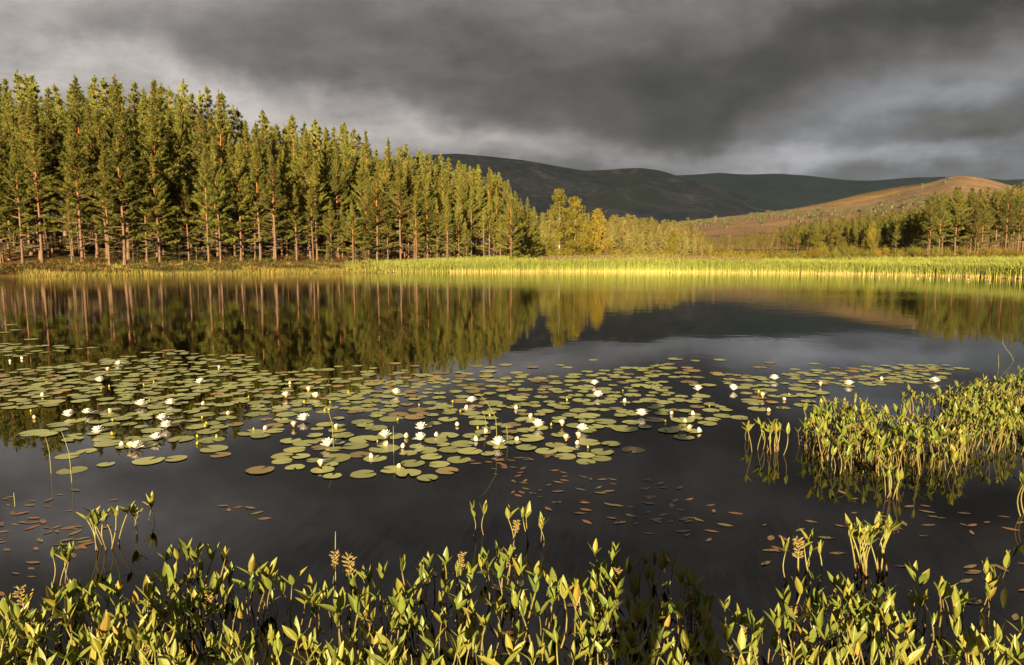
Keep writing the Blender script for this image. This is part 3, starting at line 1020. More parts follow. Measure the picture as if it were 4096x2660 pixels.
def reed_bed():
    mb = MB(); n = 52000
    x0 = rng.uniform(-17, 46, n * 9); y = rng.uniform(18, 90, n * 9)
    ok = y > shore_y(x0) - .25
    x0, y = x0[ok], y[ok]
    dep = shore_dist(x0, y); px = CX + F * x0 / (y * CP + HC * SP)
    ok = (dep < 19) & (px > 1380) & (px < 4500) & (rng.random(len(x0)) < np.exp(-dep / 5.0) * np.clip((px - 1350) / 700, .12, 1))
    x0, y, dep, px = x0[ok][:n], y[ok][:n], dep[ok][:n], px[ok][:n]
    y = y + vnoise(x0, dep, 1.3, 31) * .22
    print('reeds', len(x0))
    n = len(x0)
    z0 = np.minimum(np.maximum(ground_z(x0, y), -0.1), .5) - 0.05
    tall = np.interp(px, [1380, 1700, 1950, 2300, 2600, 3000, 3700, 4400], [.55, .72, .95, 1.2, 1.3, 1.02, .85, .85])
    H = tall * rng.normal(1.0, .09, n) * (1 + .12 * vnoise(x0, y, .55, 33)) + .1 * np.clip(dep, 0, 3) / 3
    lean = rng.normal(size=(n, 2)) * .07
    b = np.stack([x0, y, z0], 1)
    t = b + np.stack([lean[:, 0] * H, lean[:, 1] * H, H], 1)
    m = b + np.stack([lean[:, 0] * H * .3, lean[:, 1] * H * .3, H * .5], 1)
    wv = np.stack([np.ones(n), rng.normal(size=n) * .5, np.zeros(n)], 1); wv /= np.linalg.norm(wv, axis=1)[:, None]
    w = rng.uniform(.010, .018, n)[:, None] * wv
    br = rng.uniform(.7, 1.25, (n, 1))
    straw, green, top = np.array([.66, .49, .18]), np.array([.25, .285, .055]), np.array([.22, .20, .06])
    front = np.clip(1 - dep / 2.0, 0, 1)[:, None]
    cb = (straw * (.4 + .6 * front) + green * (.6 - .6 * front)) * br
    cm = green * br; ct = top * br; c1 = (green * .7 + straw * .3) * br
    l_ = b + (m - b) * .42
    V = np.stack([b - w, b + w, l_ + w, l_ - w, m + w, m - w, t + w * .5, t - w * .5], 1).reshape(-1, 3)
    k = np.arange(n)[:, None] * 8
    Q = np.concatenate([k + [[0, 1, 2, 3]], k + [[3, 2, 4, 5]], k + [[5, 4, 6, 7]]])
    mb.add(V, None, Q, np.stack([cb, cb, c1, c1, cm, cm, ct, ct], 1).reshape(-1, 3))
    for q in range(3):                                    # leaves
        s = rng.uniform(.20, .92, n)[:, None]
        p = b + (t - b) * s
        d = np.stack([rng.normal(size=n), rng.normal(size=n), np.full(n, 1.5)], 1)
        mb.leaves(p, d, rng.uniform(.28, .55, n) * np.minimum(1, tall), rng.uniform(.018, .034, n), green[None] * br * rng.uniform(.75, 1.3, (n, 1)))
    sel = (dep > 1.0) & (rng.random(n) < .7) & (px > 2150) & (px < 3050)                 # flower plumes
    p = t[sel]; c = np.array([.17, .10, .07])[None] * br[sel]
    for q in range(2):
        mb.leaves(p - (0, 0, .05), np.stack([rng.normal(size=len(p)) * .4 + .2, rng.normal(size=len(p)) * .3, np.ones(len(p))], 1), rng.uniform(.18, .30, len(p)), rng.uniform(.03, .06, len(p)), c)
    # pale dead stems standing in the water at the front
    n2 = 2800
    x0 = rng.uniform(-6, 36, n2)
    y = shore_y(x0) - rng.uniform(.05, .5, n2) + vnoise(x0, x0 * 0, 1.3, 31) * .45 + vnoise(x0, x0 * 0, 5.0, 35) * .25
    b = np.stack([x0, y, np.full(n2, -.1)], 1)
    mb.blades(b, np.stack([rng.normal(size=n2) * .08, rng.normal(size=n2) * .06, np.ones(n2)], 1), rng.uniform(.15, .6, n2), rng.uniform(.02, .04, n2), np.array([.72, .55, .22])[None] * rng.uniform(.7, 1.2, (n2, 1)))
    o = obj('reed_bed', mb.mesh('reed_bed', M_REED)); tag(o, 'tall yellow-green reeds lining the far shore', 'reeds', None, 'stuff')


reed_bed()


def bank_grass():
    mb = MB()
    n = 44000
    px = rng.uniform(-500, 2250, n); dep = rng.random(n) ** 1.4 * 8 - .3
    x = np.array([at(p, 1060, 64)[0] for p in px]); y = shore_y(x) + dep
    patch = vnoise(x, y * 1.5, .8, 41)
    keep = (patch > -.25) | (dep < .5)
    x, y, dep, patch = x[keep], y[keep], dep[keep], patch[keep]; n = len(x)
    z = ground_z(x, y) - .05
    L = np.clip(rng.normal(.26, .09, n) + .14 * patch, .08, .7) * np.where(dep < 1.0, 1.25, 1.0)
    green = np.array([.25, .245, .05]); dry = np.array([.42, .31, .10])
    f = np.clip(rng.normal(.4, .3, n) + patch * .5, 0, 1)[:, None]
    c = (green * (1 - f) + dry * f) * rng.uniform(.65, 1.25, (n, 1))
    mb.blades(np.stack([x, y, z], 1), np.stack([rng.normal(size=n) * .28, rng.normal(size=n) * .22, np.ones(n)], 1), L, rng.uniform(.018, .04, n), c)
    tag(obj('bank_grass', mb.mesh('bank_grass', M_REED)), 'rough grass and sedge along the left bank', 'grass', None, 'stuff')
    hb = MB(); P, C, S = [], [], []
    for k in range(620):
        px = rnd.uniform(-400, 2150); x = at(px, 1060, 66)[0]; y = float(shore_y(x)) + rnd.uniform(1.0, 13) * (1 if rnd.random() < .6 else .6)
        z = float(ground_z(x, y)); R = rnd.uniform(.35, .95); h = R * rnd.uniform(.45, .75); m = int(70 * R + 30)
        a = rng.uniform(0, 6.283, m); rr = np.sqrt(rng.random(m)) * R
        zz = z + h * np.sqrt(np.clip(1 - (rr / R) ** 2, 0, 1)) * rng.uniform(.6, 1.05, m)
        P.append(np.stack([x + rr * np.cos(a), y + rr * np.sin(a), zz], 1))
        base = np.array(rnd.choice([(.085, .075, .022), (.12, .09, .025), (.075, .085, .02), (.13, .07, .03)])) * rnd.uniform(.8, 1.2)
        C.append(np.tile(base, (m, 1)) * rng.uniform(.65, 1.35, (m, 1)))
    P, C = np.concatenate(P), np.concatenate(C)
    hb.leaves(P - (0, 0, .07), rng.normal(size=P.shape) * .6 + (0, 0, .9), rng.uniform(.10, .2, len(P)), rng.uniform(.05, .09, len(P)), C)
    tag(obj('heather', hb.mesh('heather', M_LEAF)), 'brown-green heather mounds under the front pines', 'heather', None, 'stuff')


bank_grass()

# ------------------------------------------------------------------ lily pads


def pad_fn(cols):
    def fn(g):
        tc = g.n('ShaderNodeTexCoord').outputs['Object']
        r = orand(g)
        off = g.vm('ADD', tc, g.vm('SCALE', (13.0, 7.0, 3.0)))
        sc = off.node.inputs[1].links[0].from_node; g.l(r, sc.inputs['Scale'])
        n = g.noise(off, 9, 4, 0.6); n2 = g.noise(off, 34, 3, 0.6)
        c = g.mix(g.rng(n, .36, .64), (*cols[0], 1), (*cols[1], 1))
        c = g.mix(g.rng(n2, .60, .72), c, (*cols[2], 1))
        sp = g.n('ShaderNodeSeparateXYZ'); g.l(tc, sp.inputs[0])
        ang = g.m('ARCTAN2', sp.outputs[1], sp.outputs[0])
        vein = g.m('ABSOLUTE', g.m('SINE', g.m('MULTIPLY', ang, 9.0)))
        hs = g.n('ShaderNodeHueSaturation'); g.l(c, hs.inputs['Color'])
        g.l(g.rng(g.m('FRACT', g.m('MULTIPLY', r, 9.7)), 0, 1, .75, 1.22), hs.inputs['Value'])
        g.l(g.rng(g.m('FRACT', g.m('MULTIPLY', r, 5.3)), 0, 1, .487, .51), hs.inputs['Hue'])
        return principled(g, hs.outputs[0], g.rng(n, .3, .7, .28, .48), .5, bump(g, g.m('MULTIPLY_ADD', vein, .35, n), .35, .004))
    return fn


M_PAD = material('lily_pad_green', pad_fn(((.24, .275, .10), (.30, .315, .12), (.33, .28, .10))))
M_PADB = material('lily_pad_bronze', pad_fn(((.24, .15, .07), (.19, .17, .06), (.30, .13, .06))))
M_PADY = material('lily_pad_yellow', pad_fn(((.36, .22, .05), (.30, .21, .06), (.38, .14, .04))))


def pad_mesh(seed):
    r = random.Random(seed); n = 30; notch = r.uniform(.12, .34); mb = []
    ph = [r.uniform(0, 6.28) for _ in range(3)]
    T = []
    V = [(0.0, 0.0, 0.0)]
    for ring, rr in enumerate((.45, .9, 1.0)):
        for k in range(n + 1):
            a = notch + (2 * math.pi - 2 * notch) * k / n
            e = min(k, n - k) / n
            rad = rr * (1 + .03 * math.sin(3 * a + ph[0]) + .018 * math.sin(7 * a + ph[1]))
            if ring > 0 and e < .06: rad *= .86 + .14 * e / .06 * 1.0
            z = [.0, .002, .004 + .012 * max(0, math.sin(2 * a + ph[2]) - .6)][ring] + .003 * math.sin(4 * a + ph[1]) * rr
            V.append((rad * math.cos(a), rad * math.sin(a), z))
    m = n + 1
    for k in range(n): T.append((0, 1 + k, 2 + k))
    Q = [(1 + q * m + k, 1 + (q + 1) * m + k, 2 + (q + 1) * m + k, 2 + q * m + k) for q in range(2) for k in range(n)]
    return V, T, Q


PADS = [[], [], []]
PADG = [pad_mesh(300 + s) for s in range(6)]
for s, (V, T, Q) in enumerate(PADG):
    for k, m in enumerate((M_PAD, M_PADB, M_PADY)):
        PADS[k].append(mesh_np('lily_pad', V, [T, Q], m, smooth=True))


def in_poly(x, y, poly):
    c = False; j = len(poly) - 1
    for i in range(len(poly)):
        xi, yi = poly[i]; xj, yj = poly[j]
        if (yi > y) != (yj > y) and x < (xj - xi) * (y - yi) / (yj - yi) + xi: c = not c
        j = i
    return c


pad_list = []   # x, y, radius


def pad_ok(x, y, r, k):
    for a, b, q in pad_list:
        if abs(a - x) < .6 and abs(b - y) < .6 and (a - x) ** 2 + (b - y) ** 2 < (k * (r + q)) ** 2: return False
    return True


for px, py, w in [(288, 1882, 110), (594, 1844, 120), (703, 1836, 88), (424, 1859, 66), (274, 1825, 95), (856, 1797, 108), (882, 1820, 80), (1041, 1882, 112), (347, 1805, 75),
                  (1454, 1898, 108), (1710, 1914, 86), (2343, 1847, 80), (2261, 1826, 90), (2409, 1810, 95), (2532, 1801, 95), (2406, 1835, 82), (2734, 1750, 85), (2444, 1777, 78),
                  (2958, 1671, 75), (3322, 1608, 68), (3847, 1475, 58), (1570, 1880, 100), (1290, 1882, 95), (1650, 1855, 100), (1790, 1885, 95), (1835, 1840, 98), (1180, 1870, 80),
                  (1330, 1905, 76), (1130, 1825, 90), (1180, 1800, 92), (1130, 1845, 85), (1800, 1800, 92), (1500, 1835, 95), (40, 1300, 45), (60, 1320, 40), (125, 1358, 50), (20, 1330, 40), (60, 1378, 45),
                  (2700, 1437, 60), (2880, 1440, 50), (2780, 1443, 40), (3080, 1452, 50), (3040, 1470, 55), (3180, 1478, 42), (3255, 1456, 44), (2300, 1500, 60), (2130, 1470, 50), (2240, 1462, 40),
                  (2375, 1440, 40), (2270, 1470, 45), (1390, 1490, 55), (1580, 1455, 50), (1660, 1465, 45), (1470, 1488, 60), (1905, 1465, 55), (1960, 1470, 50), (2020, 1460, 60)]:
    p = on_water(px, py)
    pad_list.append((p[0], p[1], w * .5 * p[1] / F))
polys = [
    (.50, [(-500, 1440), (0, 1435), (500, 1425), (900, 1465), (1300, 1500), (1500, 1560), (1400, 1640), (1150, 1690), (1080, 1745), (760, 1775), (400, 1795), (330, 1770), (0, 1735), (-500, 1735)], 1.0),
    (.26, [(-500, 1380), (0, 1370), (330, 1390), (800, 1405), (1200, 1440), (1650, 1480), (1500, 1560), (900, 1465), (500, 1425), (-500, 1440)], 1.0),
    (.45, [(1480, 1530), (1700, 1490), (2000, 1485), (2300, 1510), (2250, 1580), (2400, 1640), (2450, 1720), (2420, 1790), (2300, 1840), (2050, 1790), (1900, 1860), (1740, 1900), (1400, 1885), (1150, 1850), (1130, 1780), (1250, 1720), (1400, 1640)], 1.0),
    (.42, [(2300, 1490), (2700, 1455), (2850, 1500), (2850, 1590), (2920, 1640), (2850, 1720), (2650, 1755), (2450, 1720), (2400, 1640), (2250, 1580)], 1.0),
    (.46, [(2850, 1490), (3100, 1510), (3320, 1570), (3200, 1630), (3020, 1640), (2900, 1560)], 1.0),
    (.55, [(3150, 1500), (3400, 1462), (3800, 1460), (3820, 1480), (3760, 1530), (3400, 1545), (3200, 1535)], 1.0),
]
for cov, poly, sc in polys:
    xs, ys = [p[0] for p in poly], [p[1] for p in poly]
    wp = [on_water(*p)[:2] for p in poly]
    area = abs(sum(wp[i][0] * wp[(i + 1) % len(wp)][1] - wp[(i + 1) % len(wp)][0] * wp[i][1] for i in range(len(wp)))) / 2
    done = tries = 0
    wmin, wmax = np.min(wp, 0), np.max(wp, 0)
    while done < area * cov and tries < 9000:
        tries += 1
        x, y = rnd.uniform(wmin[0], wmax[0]), rnd.uniform(wmin[1], wmax[1])
        if not in_poly(x, y, wp): continue
        r = min(.125, max(.055, rnd.gauss(.080, .019))) * sc
        if not pad_ok(x, y, r, .80): continue
        if vnoise(x, y, 1.1, 61) < -.42: 
            done += math.pi * r * r * .5; continue
        pad_list.append((x, y, r)); done += math.pi * r * r
inview = [p for p in pad_list if -60 < pix_x(p[0], p[1]) < 4150]
inview.sort(key=lambda p: -p[2] / p[1] / p[1] ** .5)
print('pads', len(pad_list), len(inview))
OPEN = [(475, 1454), (400, 1522), (801, 1529), (1143, 1585), (1262, 1588), (565, 1619), (682, 1613), (276, 1662), (650, 1679), (665, 1706), (1215, 1678), (391, 1729), (628, 1756), (547, 1790), (1312, 1782),
        (1584, 1571), (1887, 1605), (2379, 1534), (2392, 1583), (2791, 1558), (2567, 1659), (1684, 1714), (1541, 1747), (1681, 1757), (2152, 1703), (2329, 1719), (1993, 1777), (3097, 1514), (2933, 1556), (3395, 1535), (3739, 1524)]
CUP = [(432, 1480), (1234, 1562), (1175, 1703), (1346, 1715), (521, 1788), (1282, 1862), (2313, 1750), (2248, 1700), (2264, 1760), (3282, 1539), (3050, 1586)]
FLOWER_XY = [tuple(on_water(px, py + 8)[:2]) for px, py in OPEN + CUP]
restV, restT, restQ, restM, rn = [], [], [], [], 0
for k, (x, y, r) in enumerate(inview):
    px = pix_x(x, y)
    red = vnoise(x, y, .7, 71) * .5 + rnd.gauss(0, .33) + (.12 if y > 8 and px > 1200 else 0)
    mi = 0 if red < .38 else (1 if red < .62 or rnd.random() < .6 else 2)
    z = .0015 + rnd.random() * .006
    if k < 300:
        o = obj('lily_pad', PADS[mi][rnd.randrange(6)], None, (x, y, z))
        o.rotation_euler = (rnd.gauss(0, .005), rnd.gauss(0, .005), rnd.uniform(0, 6.283)); o.scale = (r, r, r)
        lab = ['round green water-lily pad lying flat on the dark water', 'reddish bronze water-lily pad among the green ones', 'withering yellow-orange water-lily pad among the green ones'][mi]
        if mi == 0:
            fl = any((x - fx) ** 2 + (y - fy) ** 2 < (r + .03) ** 2 for fx, fy in FLOWER_XY)
            alone = min((x - q[0]) ** 2 + (y - q[1]) ** 2 for q in inview if q[0] != x or q[1] != y) > (.30) ** 2
            lab = ('broad ' if r > .10 else ('small ' if r < .07 else '')) + 'green water-lily pad ' + ('touching a white lily flower' if fl else ('lying apart on open water' if alone else
                  ('in the raft over the mirrored pines' if px < 1250 and y > 5.9 else ('in the ragged front tip of the pad raft' if y < 5.4 else ('in the small outer raft beyond the bogbean bed' if px > 3150 else 'in the middle pad raft over the mirrored sky')))))
        tag(o, lab, 'lily pad', ['green lily pads', 'bronze lily pads', 'yellowed lily pads'][mi])
    else:
        V, T, Q = PADG[rnd.randrange(6)]
        V = np.array(V) * r; a = rnd.uniform(0, 6.283); ca, sa = math.cos(a), math.sin(a)
        V = np.stack([V[:, 0] * ca - V[:, 1] * sa + x, V[:, 0] * sa + V[:, 1] * ca + y, V[:, 2] + z], 1)
        restV.append(V); restT.append(np.array(T) + rn); restQ.append(np.array(Q) + rn); restM.append((len(T), len(Q), mi)); rn += len(V)
if restV:
    mm = np.concatenate([np.full(a, c) for a, b, c in restM] + [np.full(b, c) for a, b, c in restM])
    o = obj('lily_pad_carpet', mesh_np('lily_pad_carpet', np.concatenate(restV), [np.concatenate(restT), np.concatenate(restQ)], [M_PAD, M_PADB, M_PADY], mm, smooth=True))
    tag(o, 'far carpet of small lily pads before the mirrored pines', 'lily pads', None, 'stuff')

# ------------------------------------------------------------------ water lilies


def petal_mesh(L, Wd, cup, mat, name, curl=.1):
    V, Q = [], []
    n, m = 6, 3
    for i in range(n):
        t = i / (n - 1); w = Wd * (math.sin(math.pi * (t * .86 + .09)) ** .8)
        if i == n - 1: w *= .25
        for j in range(m):
            s = (j / (m - 1) - .5) * 2
            V.append((L * t, s * w * .5, cup * (s * s) * w * .5 + curl * L * t * t))
    for i in range(n - 1):
        for j in range(m - 1): Q.append((i * m + j, (i + 1) * m + j, (i + 1) * m + j + 1, i * m + j + 1))
    return mesh_np(name, V, np.array(Q), mat, smooth=True)


def petal_fn(c):
    def fn(g):
        p = principled(g, (*c, 1), .5, .3)
        tr = g.n('ShaderNodeBsdfTranslucent'); tr.inputs[0].default_value = (*c, 1)
        mx = g.n('ShaderNodeMixShader'); mx.inputs[0].default_value = .3
        g.l(p, mx.inputs[1]); g.l(tr.outputs[0], mx.inputs[2]); return mx.outputs[0]
    return fn


M_WHITE = material('white_petal', petal_fn((.82, .80, .76)))
M_SEPAL = material('green_sepal', petal_fn((.26, .27, .06)))
M_OUTER = material('tan_sepal', petal_fn((.50, .34, .12)))
M_STAM = material('yellow_stamen', petal_fn((.75, .52, .05)))
M_YBUD = material('yellow_bud', petal_fn((.40, .36, .04)))
PET = petal_mesh(1.0, .42, .9, M_WHITE, 'petal', .12)
SEP = petal_mesh(1.02, .40, .9, M_OUTER, 'sepal', .05)
mb = MB()
for k in range(26):
    a = k * 2.4; rr = .05 + .16 * (k / 26) ** .5
    mb.tube([(rr * math.cos(a) * .6, rr * math.sin(a) * .6, 0), (rr * math.cos(a), rr * math.sin(a), .34), (rr * .7 * math.cos(a), rr * .7 * math.sin(a), .44)], [.025, .022, .012], 3, (1, 1, 1))
STAM = mb.mesh('stamens', M_STAM)


def water_lily(px, py, openness, label, group=None, scale=1.0, parts=True):
    p = on_water(px, py + 8)
    o = empty('water_lily', (p[0], p[1], .006), rnd.uniform(0, 6.283), .062 * scale * rnd.uniform(.92, 1.08))
    tag(o, label, 'water lily', group)
    for ring, (n, el, ls) in enumerate([(4, lerp(56, 14, openness), 1.0), (6, lerp(64, 34, openness), 1.0), (6, lerp(74, 52, openness), .98), (5, lerp(82, 68, openness), .85)]):
        for k in range(n):
            a = k * 2 * math.pi / n + ring * .55 + rnd.uniform(-.1, .1)
            q = obj('sepal' if ring == 0 else 'petal', SEP if ring == 0 and openness < .6 else PET, o)
            q.rotation_mode = 'ZYX'
            q.rotation_euler = Matrix.Rotation(a, 3, 'Z').to_4x4().to_3x3().__matmul__(Matrix.Rotation(-math.radians(el + rnd.uniform(-6, 6)), 3, 'Y')).to_euler('ZYX')
            q.location = (.10 * math.cos(a), .10 * math.sin(a), .06 + .05 * ring)
            q.scale = (ls, ls, ls)
    obj('stamens', STAM, o, (0, 0, .1))
    return o


SPECIAL = {(1312, 1782): 'large open white water lily beside a tall rush stem on the near pads', (2567, 1659): 'white water lily in the photographer\'s shadow among shaded pads',
           (3739, 1524): 'small white water lily near the outer end of the pad raft beyond the bogbean', (3097, 1514): 'tall full white water lily on the pad raft facing the right bogbean bed'}
for p in OPEN:
    lab = SPECIAL.get(p)
    water_lily(*p, rnd.uniform(.55, .95), lab or 'wide open white water lily floating among the pads', None if lab else 'open water lilies')
for p in CUP:
    lab = {(1282, 1862): 'cupped white water lily resting on the frontmost pads', (521, 1788): 'cupped white water lily touching an open one'}.get(p)
    water_lily(*p, rnd.uniform(.0, .2), lab or 'half closed cup-shaped white water lily among the pads', None if lab else 'half closed water lilies', .82)
water_lily(350, 1652, 1.0, 'flattened fading water lily with petals spread on the water', None, .9)


for p in [(3485, 1102), (3517, 1104), (3583, 1106), (3672, 1107), (3720, 1108), (3795, 1111), (3873, 1114), (3960, 1118)]:
    water_lily(*p, rnd.uniform(.3, .8), 'tiny distant white water lily close to the reed edge', 'distant water lilies by the reeds', 1.3)


def bud_mesh(kind):
    """pointed egg with slit sepals"""
    V, Q, mi = [], [], []
    n, m = 10, 7
    for i in range(m):
        t = i / (m - 1); r = (.42 * math.sin(math.pi * (.12 + .86 * t)) ** .75) * (1 - .25 * t)
        if i == m - 1: r = .02
        for k in range(n):
            a = 2 * math.pi * k / n; rr = r * (1 + (.10 if k % 2 else -.04))
            V.append((rr * math.cos(a), rr * math.sin(a), t * 1.15 - .12))
    for i in range(m - 1):
        for k in range(n):
            Q.append((i * n + k, i * n + (k + 1) % n, (i + 1) * n + (k + 1) % n, (i + 1) * n + k))
            mi.append(0 if kind == 'yellow' else (1 if (k % 5 in (0, 1) and i < 5) or i < 1 else 0))
    return mesh_np('bud', V, np.array(Q), [M_YBUD if kind == 'yellow' else M_WHITE, M_OUTER], mi, smooth=True)


BW, BY = bud_mesh('white'), bud_mesh('yellow')
WB = [(41, 1435), (89, 1425), (878, 1459), (1159, 1525), (171, 1572), (445, 1635), (811, 1607), (913, 1647), (1060, 1706), (381, 1709), (488, 1772), (138, 1663), (1865, 1624), (2063, 1624), (2121, 1656), (1829, 1692),
      (1946, 1719), (1906, 1751), (2064, 1751), (1625, 1739), (1745, 1734), (1611, 1779), (1539, 1771), (1486, 1820), (1594, 1859), (2307, 1765), (2497, 1594), (2686, 1645), (2771, 1648), (2740, 1676), (2756, 1703), (2667, 1715), (3075, 1634), (3528, 1507), (2797, 1717), (3140, 1589)]
s5 = .5882; s6 = .6303; s7 = .5866
YB = [(x * s5, 1250 + y * s5) for x, y in [(318, 463), (743, 497), (690, 510), (1047, 468), (978, 486), (1015, 590), (2068, 603), (2210, 660), (2236, 654), (210, 665), (765, 728), (1375, 710), (1408, 747), (1397, 766), (767, 820), (1343, 838), (1340, 886), (1725, 790), (1473, 840), (1690, 570)]]
YB += [(1300 + x * s6, 1350 + y * s6) for x, y in [(150, 342), (35, 404), (597, 423), (860, 463), (460, 516), (1046, 490), (1435, 548), (1536, 392), (1747, 337), (1890, 330), (332, 655), (2160, 527), (2248, 615), (1670, 692), (810, 402), (970, 570)]]
YB += [(2700 + x * s7, 1350 + y * s7) for x, y in [(570, 362), (780, 382), (235, 460), (1708, 277), (28, 660)]]
for px, py in WB:
    p = on_water(px, py + 12); o = obj('water_lily_bud', BW, None, (p[0], p[1], .004)); s = rnd.uniform(.036, .048)
    o.scale = (s * 1.1, s * 1.1, s * .85); o.rotation_euler = (rnd.gauss(0, .3), rnd.gauss(0, .3), rnd.uniform(0, 6.283))
    tag(o, 'closed white and tan water-lily bud poking out of the water', 'lily bud', 'white lily buds')
for px, py in YB:
    p = on_water(px, py + 7); o = obj('water_lily_bud', BY, None, (p[0], p[1], .004)); s = rnd.uniform(.018, .029)
    o.scale = (s, s, s); o.rotation_euler = (rnd.gauss(0, .2), rnd.gauss(0, .2), rnd.uniform(0, 6.283))
    tag(o, 'tiny pointed yellow bud standing between the pads', 'lily bud', 'yellow lily buds')

# ------------------------------------------------------------------ bogbean


def bog_leaf_fn(g):
    r = orand(g)
    tc = g.n('ShaderNodeTexCoord').outputs['Object']
    sp = g.n('ShaderNodeSeparateXYZ'); g.l(tc, sp.inputs[0])
    c = g.ramp(r, [(0.0, (0.099, 0.149, 0.028)), (.35, (0.139, 0.177, 0.031)), (.7, (0.176, 0.197, 0.035)), (.95, (0.250, 0.220, 0.035)), (1.0, (.30, .20, .05))])
    n = g.noise(tc, 3.0, 4, .6); n2 = g.noise(tc, 22.0, 3, .6)
    c = g.mix(g.rng(n, .5, .75, 0, .5), c, (.30, .24, .05, 1))
    c = g.mix(g.rng(n2, .62, .75, 0, .6), c, (.20, .12, .04, 1))
    rib = g.m('ABSOLUTE', sp.outputs[1])
    c = g.mix(g.rng(rib, .012, .03, .6, 0.0), c, (.40, .40, .13, 1))
    vein = g.m('SINE', g.m('MULTIPLY_ADD', rib, -70.0, g.m('MULTIPLY', sp.outputs[0], 60.0)))
    nb = bump(g, g.m('MULTIPLY_ADD', vein, .06, n2), .16, .01)
    p = principled(g, c, .42, .4, nb)
    tr = g.n('ShaderNodeBsdfTranslucent'); g.l(c, tr.inputs[0])
    mx = g.n('ShaderNodeMixShader'); mx.inputs[0].default_value = .28
    g.l(p, mx.inputs[1]); g.l(tr.outputs[0], mx.inputs[2]); return mx.outputs[0]


def bog_stem_fn(g):
    tc = g.n('ShaderNodeTexCoord').outputs['Object']
    sp = g.n('ShaderNodeSeparateXYZ'); g.l(tc, sp.inputs[0])
    c = g.mix(g.rng(sp.outputs[2], 0.0, .6), (.11, .065, .03, 1), (.19, .18, .05, 1))
    return principled(g, c, .5, .3)


M_BOG = material('bogbean_leaf', bog_leaf_fn)
M_BSTEM = material('bogbean_stem', bog_stem_fn)
M_SEED = material('bogbean_seed', lambda g: principled(g, g.ramp(g.noise(g.n('ShaderNodeTexCoord').outputs['Object'], 30, 3, .6), [(.3, (.12, .085, .04)), (.7, (.25, .19, .075))]), .8, .1))


def bog_leaf_geo(seed):
    r = random.Random(seed); V, Q = [], []
    n, m = 8, 5; wd = r.uniform(.27, .38); cup = r.uniform(.2, .55); bendz = r.uniform(-.22, .12); tw = r.uniform(-.25, .25)
    for i in range(n):
        t = i / (n - 1)
        w = wd * math.sin(math.pi * min(1, (t * .97 + .03)) ** .85) ** .9 * .5
        if i == 0: w = .02
        if i == n - 1: w = .004
        for j in range(m):
            s = (j / (m - 1) - .5) * 2
            y = s * w; z = cup * abs(s) ** 1.3 * w + bendz * t * t
            ca, sa = math.cos(tw * t), math.sin(tw * t)
            V.append((t, y * ca - z * sa, y * sa + z * ca))
    for i in range(n - 1):
        for j in range(m - 1): Q.append((i * m + j, (i + 1) * m + j, (i + 1) * m + j + 1, i * m + j + 1))
    return np.array(V), np.array(Q)


LEAFG = [bog_leaf_geo(400 + k) for k in range(6)]
LEAFM = [mesh_np('leaflet', V, Q, M_BOG, smooth=True) for V, Q in LEAFG]


def stem_geo(seed):
    r = random.Random(seed); mb = MB(); a = r.uniform(0, 6.283); off = r.uniform(.05, .35); k = r.uniform(-.12, .12)
    pts = [np.array([-.3 * off * math.cos(a) * 1.2, -.3 * off * math.sin(a) * 1.2, -.25])]
    for t in (0, .2, .4, .6, .8, 1.0):
        pts.append(np.array([math.cos(a) * off * (t ** 1.4) + k * math.sin(t * 3.1) * math.sin(a), math.sin(a) * off * (t ** 1.4) - k * math.sin(t * 3.1) * math.cos(a), t]))
    mb.tube(pts, [.024, .024, .022, .020, .018, .016, .014], 6, (1, 1, 1))
    return mb, pts[-1]


STEMG = [stem_geo(430 + k) for k in range(10)]
STEMM = [(mb.mesh('stem', M_BSTEM, True), tip) for mb, tip in STEMG]


def leaf_pose(az, tilt, roll):
    """matrix that takes the leaf's length (+X) to a direction 'tilt' from the vertical, upper side facing the axis"""
    d = Vector((math.cos(az) * math.sin(tilt), math.sin(az) * math.sin(tilt), math.cos(tilt)))
    inner = Vector((-math.cos(az) * math.cos(tilt), -math.sin(az) * math.cos(tilt), math.sin(tilt)))
    y = inner.cross(d)
    m = Matrix((d, y, inner)).transposed()
    return m @ Matrix.Rotation(roll, 3, 'X')


def bog_plant_def(r):
    """stem index, list of (leaf index, pose, length)"""
    si = r.randrange(10); a0 = r.uniform(0, 6.283); op = r.choice((.25, .38, .48, .6, .8)); L = r.uniform(.052, .094)
    n = 3
    return si, [(r.randrange(6), leaf_pose(a0 + k * 2.094 + r.gauss(0, .22), max(.08, op + r.gauss(0, .18)), r.gauss(0, .35)), L * r.uniform(.85, 1.12)) for k in range(n)]


bog = []   # px, py (base on the water), height, group


def top_to_base(px, py_top, h):
    """base of an upright plant of height h whose top shows at py_top"""
    py = py_top
    for _ in range(12):
        p = on_water(px, py); t = CY - F * 0
        d = np.array([p[0], p[1], h - HC]); v = -(d[1] * SP + d[2] * CP) / (d[1] * CP - d[2] * SP)
        py += py_top - (CY + F * v)
    return py


